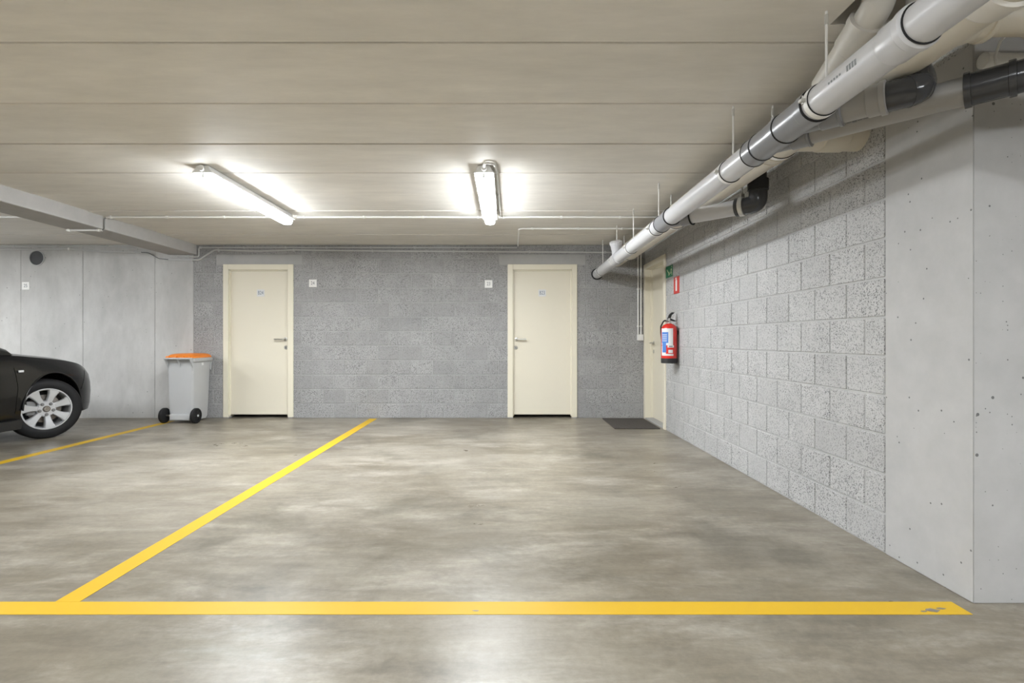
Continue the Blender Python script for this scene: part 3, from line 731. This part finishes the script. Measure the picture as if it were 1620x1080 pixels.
conduit('upper thin conduit on the cast wall left of the beam', [(bx_(-90), WY, bz_(389)), (bx_(24), WY, bz_(389.4)), (bx_(55), WY, bz_(390.6)), (bx_(91), WY, bz_(389.2)), (bx_(171), WY, bz_(389.6)), (bx_(219), WY, bz_(394.5))], 0.0085,
        [(bx_(p), WY, bz_(389.3)) for p in (24, 91, 171)], (1, 0, 0), 'gconduit', 'gconduit', (0, 1, 0), 0.1)
conduit('lower conduit on the cast wall above the round opening', [(bx_(-90), WY, bz_(394.5)), (bx_(60), WY, bz_(394.6)), (bx_(112), WY, bz_(393.9)), (bx_(160), WY, bz_(398)), (bx_(225), WY, bz_(399.6))], 0.0115,
        [(bx_(111), WY, bz_(394))], (1, 0, 0), 'gconduit', 'white', (0, 1, 0), 0.15)
o = MB().tube(fillet([(bx_(222), WY, bz_(399.4)), (bx_(236), WY, bz_(400)), (bx_(252), WY, bz_(409)), (bx_(272), WY, bz_(411.2))], 0.1), 0.006, 8).build('cable', 'cable', None, 50); tag(o, 'dark cable sagging between two conduits under the beam end', 'cable')
cx1, cx2 = bx_(1009), bx_(1013.6)
conduit('left of two vertical conduits beside the side door', [(cx1, WY, H), (cx1, WY, bz_(528.5))], 0.009, [(cx1, WY, bz_(457)), (cx1, WY, bz_(516))], (0, 0, 1), 'conduit', 'white', (0, 1, 0))
conduit('right of two vertical conduits beside the side door', [(cx2, WY, H), (cx2, WY, bz_(528.5))], 0.009, [(cx2, WY, bz_(457)), (cx2, WY, bz_(516))], (0, 0, 1), 'conduit', 'white', (0, 1, 0))
sb = empty('switch_box', (bx_(1012.3), BACK - 0.02, bz_(538.5))); tag(sb, 'small white switch box under the vertical conduits', 'switch')
q = sb.location
MB().bbox(q.x - 0.042, q.x + 0.042, BACK - 0.045, BACK, q.z, q.z + 0.085, 0.006, 2).build('box', 'white', sb)
MB().bbox(q.x - 0.027, q.x + 0.027, BACK - 0.051, BACK - 0.044, q.z + 0.015, q.z + 0.07, 0.003).build('rocker', 'white', sb)

# round opening with its sleeve
hs = empty('wall_sleeve', (HP[0], BACK, HP[1] - HP[2])); tag(hs, 'round dark pipe sleeve opening high in the left wall', 'pipe opening')
m = MB(); n = 36
prof = [(-0.012, 0.106), (-0.012, 0.098), (0.005, 0.096), (0.005, 0.106)]
vs = []
for t, r in prof:
    for k in range(n): vs.append((HP[0] + r * math.cos(2 * PI * k / n), BACK + t, HP[1] + r * math.sin(2 * PI * k / n)))
m.mesh(vs, [(i * n + k, i * n + (k + 1) % n, ((i + 1) % 4) * n + (k + 1) % n, ((i + 1) % 4) * n + k) for i in range(4) for k in range(n)])
m.build('sleeve_rim', 'gconduit', hs, 30)
MB().lathe((HP[0], BACK + 0.0005, HP[1]), (0, 1, 0), [(0, 0.097), (0.005, 0.097)], 36).build('dark_opening_disc', 'carplastic', hs)  # dark disc stands in for the shade inside the opening

# signs -----------------------------------------------------------
def num_sign(px, py, body, label):
    c = Vector((bx_(px), BACK, bz_(py))); r = empty('number_sign', (c.x, BACK - 0.002, c.z - 0.052)); tag(r, label, 'sign', 'bay number signs')
    MB().bbox(c.x - 0.052, c.x + 0.052, BACK - 0.005, BACK + 0.001, c.z - 0.052, c.z + 0.052, 0.001).build('plate', 'white', r)
    text_mesh('number', body, 0.062, 'ink', r, Matrix.Translation(c + Vector((0, -0.0055, 0)) - r.location) @ FACE_Y @ Matrix.Diagonal((0.85, 1.1, 1, 1)))
num_sign(495, 448, '24', 'small white number plate 24 right of the left door')
num_sign(773, 449, '23', 'small white number plate 23 left of the middle door')
num_sign(41, 452, '25', 'small white number plate 25 on the wall above the car')
# red extinguisher sign
r = empty('fire_sign', (RX - 0.002, 5.91, 1.595)); tag(r, 'red square sign with white extinguisher symbol above the extinguisher', 'sign')
MB().bbox(RX - 0.004, RX + 0.002, 5.817, 6.003, 1.595, 1.785, 0.001).build('plate', 'redsign', r)
m = MB(); xx = (RX - 0.0048, RX - 0.0038)
m.prism([(5.885, 1.625), (5.94, 1.625), (5.94, 1.735), (5.93, 1.75), (5.895, 1.75), (5.885, 1.735)], 'x', *xx)
m.prism([(5.90, 1.75), (5.925, 1.75), (5.925, 1.768), (5.955, 1.755), (5.96, 1.762), (5.92, 1.778), (5.90, 1.77)], 'x', *xx)
m.build('extinguisher_symbol', 'label', r)
# green escape sign
r = empty('exit_sign', (RX - 0.002, 6.173, 1.81)); tag(r, 'green emergency exit sign with running figure beside the side door', 'sign')
MB().bbox(RX - 0.004, RX + 0.002, 6.048, 6.298, 1.808, 1.942, 0.001).build('plate', 'green', r)
m = MB()
def bar(p, q, wd):
    p = Vector(p); q = Vector(q); d = (q - p).normalized(); n = Vector((-d.y, d.x)) * wd
    m.prism([tuple(p - n), tuple(q - n), tuple(q + n), tuple(p + n)], 'x', *xx)
bar((6.085, 1.905), (6.098, 1.868), 0.008); bar((6.096, 1.868), (6.075, 1.845), 0.005); bar((6.075, 1.845), (6.07, 1.825), 0.0045)
bar((6.1, 1.868), (6.12, 1.848), 0.005); bar((6.12, 1.848), (6.135, 1.85), 0.004); bar((6.086, 1.9), (6.068, 1.878), 0.004); bar((6.09, 1.898), (6.115, 1.888), 0.004)
m.prism([(6.078 + 0.010 * math.cos(k * PI / 5), 1.922 + 0.010 * math.sin(k * PI / 5)) for k in range(10)], 'x', *xx)
bar((6.16, 1.838), (6.25, 1.905), 0.006)
bar((6.16, 1.836), (6.162, 1.872), 0.005); bar((6.158, 1.838), (6.198, 1.836), 0.005)
m.build('running_figure_and_arrow', 'glowsign', r)

# ================================================================ FIRE EXTINGUISHER
ex, ey, eb = RX - 0.098, 5.87, 0.818
r = empty('fire_extinguisher', (ex, ey, eb)); tag(r, 'red fire extinguisher hung on the right wall by the side door', 'fire extinguisher')
R = 0.086
MB().lathe((ex, ey, eb), (0, 0, 1), [(0.052, R), (0.37, R), (0.40, R * 0.93), (0.425, R * 0.70), (0.437, R * 0.40), (0.445, 0.02)], 32).build('cylinder', 'red', r, 40)
MB().lathe((ex, ey, eb), (0, 0, 1), [(0, R - 0.004), (0.004, R + 0.001), (0.055, R + 0.002), (0.057, R - 0.002)], 32).build('base_ring', 'black', r, 30)
MB().lathe((ex, ey, eb), (0, 0, 1), [(0.436, 0.026), (0.445, 0.026), (0.447, 0.02), (0.475, 0.02), (0.478, 0.015), (0.50, 0.015)], 20).build('valve', 'zinc', r, 30)
MB().tube([(ex - 0.012, ey - 0.015, eb + 0.462), (ex - 0.04, ey - 0.02, eb + 0.466)], 0.012, 14).build('pressure_gauge', 'steel', r, 40)
lv = MB(); a, b = (-0.02, 0.46), (0, 0)
lv.prism([(ex - 0.022, eb + 0.485), (ex + 0.055, eb + 0.462), (ex + 0.085, eb + 0.466), (ex + 0.03, eb + 0.492), (ex + 0.008, eb + 0.5)], 'y', ey - 0.012, ey + 0.012)
lv.build('lower_handle', 'black', r)
MB().prism([(ex - 0.02, eb + 0.492), (ex + 0.012, eb + 0.492), (ex + 0.028, eb + 0.535), (ex + 0.062, eb + 0.562), (ex + 0.03, eb + 0.565), (ex + 0.002, eb + 0.54)], 'y', ey - 0.011, ey + 0.011).build('lever', 'black', r)
MB().tube(fillet([(ex - 0.015, ey, eb + 0.468), (ex - 0.06, ey - 0.01, eb + 0.475), (ex - 0.082, ey + 0.03, eb + 0.41), (ex - 0.07, ey + 0.07, eb + 0.34), (ex - 0.05, ey + 0.09, eb + 0.2)], 0.04), 0.0085, 10).build('hose', 'black', r, 50)
MB().bbox(ex + R - 0.01, RX - 0.0, ey - 0.03, ey + 0.03, eb + 0.32, eb + 0.36, 0.004).build('wall_bracket', 'black', r)
def wrap(name, mat, a0, a1, z0, z1, lift, par):
    vs = []; n = max(2, int((a1 - a0) / 6)); 
    for k in range(n + 1):
        an = math.radians(a0 + (a1 - a0) * k / n)
        for rr in (R - 0.002, R + lift):
            for z in (z0, z1): vs.append((ex + rr * math.cos(an), ey + rr * math.sin(an), eb + z))
    fs = []
    for k in range(n):
        o, p = 4 * k, 4 * k + 4
        fs += [(o + 2, p + 2, p + 3, o + 3), (o, o + 1, p + 1, p), (o + 1, o + 3, p + 3, p + 1), (o, p, p + 2, o + 2)]
    fs += [(0, 2, 3, 1), (4 * n, 4 * n + 1, 4 * n + 3, 4 * n + 2)]
    return MB().mesh(vs, fs).build(name, mat, par, 30)
lb = wrap('white_label', 'label', -170, -78, 0.20, 0.385, 0.0008, r)
wrap('blue_panel', 'blue', -166, -112, 0.225, 0.345, 0.0014, lb)
wrap('lower_label', 'label', -170, -130, 0.085, 0.195, 0.0008, r)
wrap('blue_panel', 'blue', -160, -128, 0.12, 0.225, 0.0014, r)
wrap('maker_label', 'label', -118, -72, 0.175, 0.20, 0.0012, r)
wrap('black_print', 'ink', -108, -82, 0.181, 0.194, 0.0017, r)
wrap('foot_label', 'label', -168, -76, 0.085, 0.105, 0.0011, r)
wrap('pictograms', 'label', -112, -80, 0.115, 0.15, 0.0011, r)
for k in range(4): wrap('text_line', 'label', -160, -122, 0.245 + 0.022 * k, 0.252 + 0.022 * k, 0.0018, r)

# ================================================================ WHEELED BIN
bw = empty('wheeled_bin', (-4.055, 6.84, 0), math.radians(-3)); tag(bw, 'grey wheeled bin with an orange lid standing left of the door', 'bin')
# local frame: x to the left is negative, the wheel side faces -y; right rear bottom edge at the origin
def loft(sections):
    m = MB(); n = len(sections[0]); vs = [p for s in sections for p in s]
    fs = [(i * n + k, i * n + (k + 1) % n, (i + 1) * n + (k + 1) % n, (i + 1) * n + k) for i in range(len(sections) - 1) for k in range(n)]
    fs += [tuple(range(n - 1, -1, -1)), tuple((len(sections) - 1) * n + k for k in range(n))]
    return m.mesh(vs, fs)
def rrect(x0, x1, y0, y1, z, r=0.03, n=4):
    out = []
    for cx, cy, a in ((x1 - r, y0 + r, -90), (x1 - r, y1 - r, 0), (x0 + r, y1 - r, 90), (x0 + r, y0 + r, 180)):
        for k in range(n + 1):
            an = math.radians(a + 90 * k / n); out.append((cx + r * math.cos(an), cy + r * math.sin(an), z))
    return out
BH = 0.825
loft([rrect(-0.318, 0.0, 0.005, 0.30, 0.03), rrect(-0.318, 0.0, 0.0, 0.325, 0.06), rrect(-0.322, 0.004, -0.01, 0.335, 0.18), rrect(-0.335, 0.016, -0.018, 0.365, BH)]).build('body', 'bin', bw, 40, True)
loft([rrect(-0.352, 0.03, -0.03, 0.39, BH - 0.035, 0.03), rrect(-0.356, 0.034, -0.034, 0.395, BH - 0.03, 0.03), rrect(-0.356, 0.034, -0.034, 0.395, BH + 0.012, 0.03), rrect(-0.345, 0.024, -0.025, 0.385, BH + 0.016, 0.03)]).build('rim', 'bin', bw, 40, True)
MB().bbox(-0.34, 0.022, -0.085, -0.03, BH + 0.0, BH + 0.022, 0.008, 2).build('rear_handle', 'bin', bw, None, True)
for x in (-0.325, -0.16, 0.008):
    MB().prism([(-0.082, BH + 0.002), (-0.012, BH + 0.002), (-0.012, BH - 0.15), (-0.02, BH - 0.10), (-0.04, BH - 0.06)], 'x', x - 0.006, x + 0.006).build('handle_gusset', 'bin', bw, None, True)
MB().prism([(0.36, BH - 0.03), (0.395, BH - 0.03), (0.365, BH - 0.075), (0.365, BH - 0.15), (0.35, BH - 0.15)], 'x', -0.03, 0.02).build('front_gusset', 'bin', bw, None, True)
MB().bbox(-0.285, -0.015, -0.045, 0.02, 0.04, 0.115, 0.01, 2).build('axle_housing', 'bin', bw, None, True)
MB().tube([(-0.375, -0.02, 0.098), (0.085, -0.02, 0.098)], 0.011, 12).build('axle', 'steel', bw, 40, True)
for x, s in ((-0.34, -1), (0.03, 1)):
    wl = MB().lathe((x, -0.02, 0.098), (s, 0, 0), [(0.0, 0.075), (0.004, 0.092), (0.012, 0.098), (0.038, 0.098), (0.046, 0.092), (0.05, 0.076), (0.044, 0.074), (0.044, 0.045), (0.052, 0.03), (0.052, 0.012)], 32).build('wheel', 'rubber', bw, 35, True)
    MB().lathe((x, -0.02, 0.098), (s, 0, 0), [(0.05, 0.016), (0.058, 0.014), (0.06, 0.006)], 16).build('hub_cap', 'bin' if s > 0 else 'rubber', wl, 40, True)
    for k in range(6):
        an = k * PI / 3
        d = Vector((0, math.cos(an), math.sin(an))); c = Vector((x + s * 0.047, -0.02, 0.098))
        MB().tube([c + d * 0.03, c + d * 0.074], 0.005, 6).build('spoke', 'rubber', wl, None, True)
ld = loft([rrect(-0.345, 0.022, -0.03, 0.385, BH + 0.017, 0.03), rrect(-0.345, 0.022, -0.03, 0.385, BH + 0.032, 0.03), rrect(-0.32, -0.002, 0.005, 0.37, BH + 0.058, 0.03), rrect(-0.29, -0.032, 0.05, 0.33, BH + 0.070, 0.03), rrect(-0.24, -0.08, 0.12, 0.26, BH + 0.074, 0.03)]).build('lid', 'orange', bw, 30, True)
MB().bbox(-0.30, -0.02, 0.375, 0.405, BH + 0.02, BH + 0.036, 0.006).build('lid_lip', 'orange', ld, None, True)
for x in (-0.30, -0.2, -0.11, -0.02): MB().tube([(x - 0.02, -0.05, BH + 0.028), (x + 0.02, -0.05, BH + 0.028)], 0.014, 12).build('lid_hinge', 'orange', ld, 40, True)
MB().bbox(0.008, 0.0135, 0.16, 0.20, BH - 0.085, BH - 0.05, 0.0005).xform(Matrix.Translation((0.004, 0, 0))).build('sticker', 'label', bw, None, True)

# ================================================================ CAR
CAR = Vector((-5.86, 5.80, 0))
car = empty('car', tuple(CAR)); tag(car, 'black car parked nose to the wall at the left edge', 'car')
# stations along the length (y forward, front axle at 0): y, half width, bottom, shoulder height, crown height
ST = [(0.905, 0.20, 0.34, 0.50, 0.53), (0.885, 0.40, 0.24, 0.56, 0.60), (0.82, 0.59, 0.20, 0.63, 0.675), (0.71, 0.74, 0.19, 0.69, 0.745), (0.57, 0.83, 0.19, 0.745, 0.805), (0.40, 0.885, 0.19, 0.80, 0.865), (0.15, 0.903, 0.19, 0.845, 0.915), (-0.15, 0.908, 0.19, 0.88, 0.955),
      (-0.45, 0.91, 0.20, 0.91, 0.985), (-0.9, 0.912, 0.20, 0.925, 0.99), (-1.6, 0.915, 0.20, 0.945, 1.0), (-2.3, 0.915, 0.20, 0.965, 1.02), (-2.9, 0.91, 0.21, 0.985, 1.04), (-3.3, 0.88, 0.24, 0.99, 1.05), (-3.6, 0.80, 0.30, 0.97, 1.03), (-3.78, 0.68, 0.36, 0.90, 0.95), (-3.84, 0.4, 0.42, 0.8, 0.85)]
def sect(y, hw, zb, zs, zt):
    h = zs - zb
    half = [(0.0, zb), (hw * 0.80, zb), (hw * 0.955, zb + 0.05), (hw * 0.985, zb + h * 0.25), (hw * 1.0, zb + h * 0.52), (hw * 0.992, zb + h * 0.72), (hw * 0.965, zb + h * 0.90), (hw * 0.915, zs + (zt - zs) * 0.10), (hw * 0.82, zs + (zt - zs) * 0.42), (hw * 0.62, zs + (zt - zs) * 0.68), (hw * 0.34, zs + (zt - zs) * 0.92), (0.0, zt)]
    return [(x, y, z) for x, z in half] + [(-x, y, z) for x, z in half[-2:0:-1]]
def catmull(rows, n=4):
    out = []
    for i in range(len(rows) - 1):
        p0, p1, p2, p3 = rows[max(0, i - 1)], rows[i], rows[i + 1], rows[min(len(rows) - 1, i + 2)]
        for k in range(n):
            t = k / n
            out.append(tuple(0.5 * ((2 * b) + (-a + c) * t + (2 * a - 5 * b + 4 * c - d) * t * t + (-a + 3 * b - 3 * c + d) * t ** 3) for a, b, c, d in zip(p0, p1, p2, p3)))
    out.append(rows[-1]); return out
body = loft([sect(*s) for s in catmull(ST, 4)]).build('tmp_body', 'paint', None, None, True)
cut = MB()
tools = []
WB = -2.74
for y in (0.0, WB):
    for s in (1, -1):
        t = MB().lathe((s * 0.58, y, 0.335), (s, 0, 0), [(0, 0.385), (0.6, 0.385)], 40).build('tmp', 'paint', None, None, True); tools.append(t)
for s in (1, -1):   # door shut lines
    for y0, sl in ((-0.455, 0.0), (-1.55, 0.0), (-2.35, -0.2)):
        m = MB(); e = 0.0035
        m.prism([(y0 - e, 0.30), (y0 + e, 0.30), (y0 + e + 0.012, 0.60), (y0 + e - 0.01, 0.80), (y0 + e - 0.09 + sl, 1.1), (y0 - e - 0.09 + sl, 1.1), (y0 - e - 0.01, 0.80), (y0 - e + 0.012, 0.60)], 'x', s * 0.885, s * 1.0)
        tools.append(m.build('tmp', 'paint', None, None, True))
    # bumper seam
    m = MB().prism([(0.375, 0.50), (0.383, 0.50), (0.52, 0.72), (0.512, 0.725)], 'x', s * 0.80, s * 1.0)
    tools.append(m.build('tmp', 'paint', None, None, True))
for t in tools:
    md = body.modifiers.new('b', 'BOOLEAN'); md.operation = 'DIFFERENCE'; md.solver = 'EXACT'; md.object = t
bpy.context.view_layer.update()
me = bpy.data.meshes.new_from_object(body.evaluated_get(bpy.context.evaluated_depsgraph_get()))
for t in tools: bpy.data.objects.remove(t)
bpy.data.objects.remove(body)
me.materials.clear(); me.materials.append(M['paint'])
me.shade_smooth(); me.set_sharp_from_angle(angle=math.radians(32))
bo = bpy.data.objects.new('body', me); COL.objects.link(bo); bo.parent = car
# greenhouse
GH = [(-0.42, 0.74, 0.94, 0.985), (-0.75, 0.73, 0.95, 1.15), (-1.15, 0.70, 0.96, 1.36), (-1.55, 0.68, 0.97, 1.46), (-2.1, 0.67, 0.98, 1.485), (-2.7, 0.66, 0.99, 1.45), (-3.1, 0.66, 1.0, 1.34), (-3.45, 0.67, 1.0, 1.15), (-3.7, 0.68, 0.98, 1.02)]
def gsect(y, hw, zb, zt):
    top = hw - (zt - zb) * 0.42; k = 0.07 * (zt - zb) / 0.5
    half = [(hw * 1.13, zb - 0.02), (hw * 1.08, zb + (zt - zb) * 0.2), (top * 1.06, zt - k * 1.3), (top * 0.96, zt - k * 0.5), (top * 0.75, zt - k * 0.1), (0, zt)]
    return [(x, y, z) for x, z in half] + [(-x, y, z) for x, z in half[-2::-1]]
loft([gsect(*s) for s in catmull(GH, 4)]).build('window_glass', 'glass', car, 40, True)
GR = [s for s in catmull(GH, 4) if -2.95 < s[0] < -1.2]
def rsect(y, hw, zb, zt):
    top = hw - (zt - zb) * 0.42; k = 0.07 * (zt - zb) / 0.5
    half = [(top * 1.085, zt - k * 1.5), (top * 1.065, zt - k * 1.2), (top * 0.965, zt - k * 0.45), (top * 0.75, zt - k * 0.02), (0, zt + 0.006)]
    up = [(x, y, z + 0.003) for x, z in half] + [(-x, y, z + 0.003) for x, z in half[-2::-1]]
    return up + [(x * 0.97, y, z - 0.02) for x, y, z in reversed(up)]
loft([rsect(*s) for s in GR]).build('roof', 'paint', car, 40, True)
for s in (1, -1):
    def side(y, zf):
        g = min(catmull(GH, 8), key=lambda q: abs(q[0] - y)); hw, zb, zt = g[1], g[2], g[3]
        top = hw - (zt - zb) * 0.42; k = 0.07 * (zt - zb) / 0.5
        a = Vector((hw * 1.09, y, zb + (zt - zb) * 0.15)); b = Vector((top * 1.07, y, zt - k * 1.3)); v = a.lerp(b, zf); v.x *= s; return v
    MB().tube([side(-0.5, 1), side(-0.75, 1), side(-1.0, 1), side(-1.25, 1)], [0.03, 0.032, 0.034, 0.034], 10).build('front_pillar', 'paint', car, 50, True)
    MB().tube([side(-1.6, 0), side(-1.68, 1)], 0.035, 10).build('door_pillar', 'carplastic', car, 50, True)
    MB().tube([side(-2.95, 1), side(-3.2, 1), side(-3.45, 1), side(-3.65, 1)], 0.045, 10).build('rear_pillar', 'paint', car, 50, True)
    MB().tube([(s * 0.822, -0.56, 0.955), (s * 0.83, -0.9, 0.97), (s * 0.832, -1.6, 0.985), (s * 0.83, -2.3, 1.0), (s * 0.81, -2.9, 1.01)], 0.009, 8).build('chrome_strip', 'chrome', car, 50, True)
    mr = MB().bbox(-0.11, 0.11, -0.05, 0.05, -0.065, 0.065, 0.035, 3).xform(Matrix.Translation((s * 0.985, -0.98, 1.06))).build('mirror', 'paint', car, 60, True)
    MB().tube([(s * 0.80, -0.90, 0.985), (s * 0.92, -0.96, 1.02)], 0.025, 10).build('mirror_arm', 'carplastic', mr, 50, True)
    # wheel arch lip
    vs = []
    m = MB(); pts = []
    for k in range(21):
        an = math.radians(2 + 176 * k / 20); pts.append((0.385 * math.cos(an), 0.335 + 0.385 * math.sin(an)))
    def width_at(y, z):
        g = min(catmull(ST, 8), key=lambda q: abs(q[0] - y)); hh = (z - g[2]) / (g[3] - g[2])
        f = 1.0 if hh < 0.6 else 1.0 - 0.10 * max(0, (hh - 0.6) / 0.4) ** 2
        return g[1] * min(f, 1)
    for cy in (0.0, WB):
        MB().tube([(s * (width_at(cy + y, z) - 0.004), cy + y, z) for y, z in pts], 0.009, 8).build('arch_lip', 'paint', car, 60, True)
    # side skirt, lamp, indicator, door handles
    MB().prism([(-0.42, 0.17), (-0.40, 0.26), (WB + 0.40, 0.27), (WB + 0.42, 0.18)], 'x', s * 0.84, s * 0.922).build('side_skirt', 'carplastic', car, None, True)
    ind = MB().bbox(s * 0.905 - 0.006, s * 0.905 + 0.006, -0.43, -0.375, 0.745, 0.767, 0.002).build('side_indicator', 'label', car, None, True)
    for y in (-1.42, -2.25): MB().tube([(s * 0.915, y - 0.09, 0.80), (s * 0.94, y - 0.07, 0.80), (s * 0.94, y + 0.07, 0.80), (s * 0.915, y + 0.09, 0.80)], 0.012, 8).build('door_handle', 'paint', car, 50, True)
    MB().lathe((s * 0.70, 0.62, 0.655), (s * 0.72, 0.62, 0.30), [(-0.05, 0.085), (0.030, 0.08), (0.045, 0.055), (0.05, 0.01)], 24).xform(Matrix.Translation((0, 0, 0))).build('headlamp', 'lampglass', car, 50, True)
    MB().bbox(s * 0.62 - 0.09, s * 0.62 + 0.09, -3.81, -3.72, 0.70, 0.84, 0.02, 2).build('tail_lamp', 'redsign', car, 50, True)
MB().bbox(-0.38, 0.38, 0.85, 0.905, 0.33, 0.50, 0.02, 2).build('grille', 'carplastic', car, None, True)
MB().bbox(-0.26, 0.26, 0.90, 0.915, 0.39, 0.47, 0.004).build('front_plate', 'label', car, None, True)
MB().bbox(-0.52, 0.52, -3.4, 0.55, 0.165, 0.24, 0.03).build('underbody', 'carplastic', car, None, True)
# wheels
def make_wheel(x, y, s, steer):
    wr_ = 0.325
    w_ = MB().lathe((0, 0, 0), (s, 0, 0), [(-0.10, 0.225), (-0.105, 0.26), (-0.10, 0.30), (-0.085, 0.318), (-0.05, 0.325), (0.05, 0.325), (0.085, 0.318), (0.10, 0.300), (0.106, 0.262), (0.102, 0.232), (0.096, 0.222), (0.05, 0.22), (-0.05, 0.22)], 56)
    # build the rim as a ring, so the barrel stays open
    w_.f = [f for f in w_.f if len(f) == 4]
    n = 56; k = 12
    w_.f += [(k * n + i, k * n + (i + 1) % n, (i + 1) % n, i) for i in range(n)]
    o = w_.build('wheel', 'rubber', car, 40, True); o.location = (x, y, wr_); o.rotation_euler = (0, 0, steer)
    m = MB(); n = 56
    prof = [(0.092, 0.226), (0.101, 0.222), (0.101, 0.212), (0.092, 0.206), (0.06, 0.200), (-0.08, 0.198), (-0.08, 0.215), (0.06, 0.215)]
    vs = []
    for t, r in prof:
        for i in range(n):
            an = 2 * PI * i / n; vs.append((s * t, r * math.cos(an), r * math.sin(an)))
    q = len(prof)
    m.mesh(vs, [(j * n + i, j * n + (i + 1) % n, ((j + 1) % q) * n + (i + 1) % n, ((j + 1) % q) * n + i) for j in range(q) for i in range(n)])
    m.build('rim', 'alloy', o, 40, True)
    for i in range(7):
        an = 2 * PI * i / 7 + 0.35
        c, s_ = math.cos(an), math.sin(an)
        def pt(r, wd, t): return (s * t, r * c - wd * s_, r * s_ + wd * c)
        rows = []
        for r, wd, tf in ((0.045, 0.024, 0.078), (0.085, 0.026, 0.080), (0.13, 0.030, 0.088), (0.17, 0.040, 0.094), (0.213, 0.058, 0.097)):
            rows.append([pt(r, -wd, tf - 0.045), pt(r, -wd, tf - 0.008), pt(r, -wd * 0.75, tf), pt(r, wd * 0.75, tf), pt(r, wd, tf - 0.008), pt(r, wd, tf - 0.045)])
        loft(rows).build('spoke', 'alloy', o, 30, True)
    hb = MB().lathe((0, 0, 0), (s, 0, 0), [(0.03, 0.088), (0.070, 0.086), (0.082, 0.074), (0.082, 0.02)], 40).build('hub', 'alloy', o, 35, True)
    for i in range(5):
        an = 2 * PI * i / 5 - PI / 2; cy, cz = 0.062 * math.cos(an), 0.062 * math.sin(an)
        MB().lathe((0, cy, cz), (s, 0, 0), [(0.078, 0.0175), (0.0835, 0.0175), (0.0835, 0.0115), (0.096, 0.011), (0.097, 0.006)], 12).build('wheel_bolt', 'cable', o, 30, True)
    cp = MB().lathe((0, 0, 0), (s, 0, 0), [(0.08, 0.034), (0.092, 0.033), (0.096, 0.028), (0.096, 0.01)], 28).build('centre_cap', 'brake', o, 35, True)
    em = MB().ring((s * 0.0965, 0, 0), (s, 0, 0), 0.019, 0.003, 24, 6)
    em.prism([(-0.026, 0.001), (0.006, 0.004), (0.0, 0.0), (0.026, -0.001), (-0.006, -0.004), (0.0, 0.0)], 'x', s * 0.0955, s * 0.099)
    em.build('round_emblem', 'chrome', o, 40, True)
    MB().lathe((0, 0, 0), (s, 0, 0), [(0.0, 0.15), (0.012, 0.15), (0.014, 0.08), (0.03, 0.075)], 36).build('brake_disc', 'brake', o, 35, True)
    MB().bbox(s * 0.02 - 0.03, s * 0.02 + 0.03, -0.16, -0.08, -0.06, 0.09, 0.012, 2).build('brake_caliper', 'cable', o, None, True)
    MB().lathe((0, 0, 0), (s, 0, 0), [(-0.075, 0.199), (-0.07, 0.199)], 36).build('inner_shield', 'carplastic', o, None, True)
    return o
ST_A = math.radians(-33)
make_wheel(0.785, 0, 1, ST_A); make_wheel(-0.785, 0, -1, ST_A)
make_wheel(0.80, WB, 1, 0); make_wheel(-0.80, WB, -1, 0)
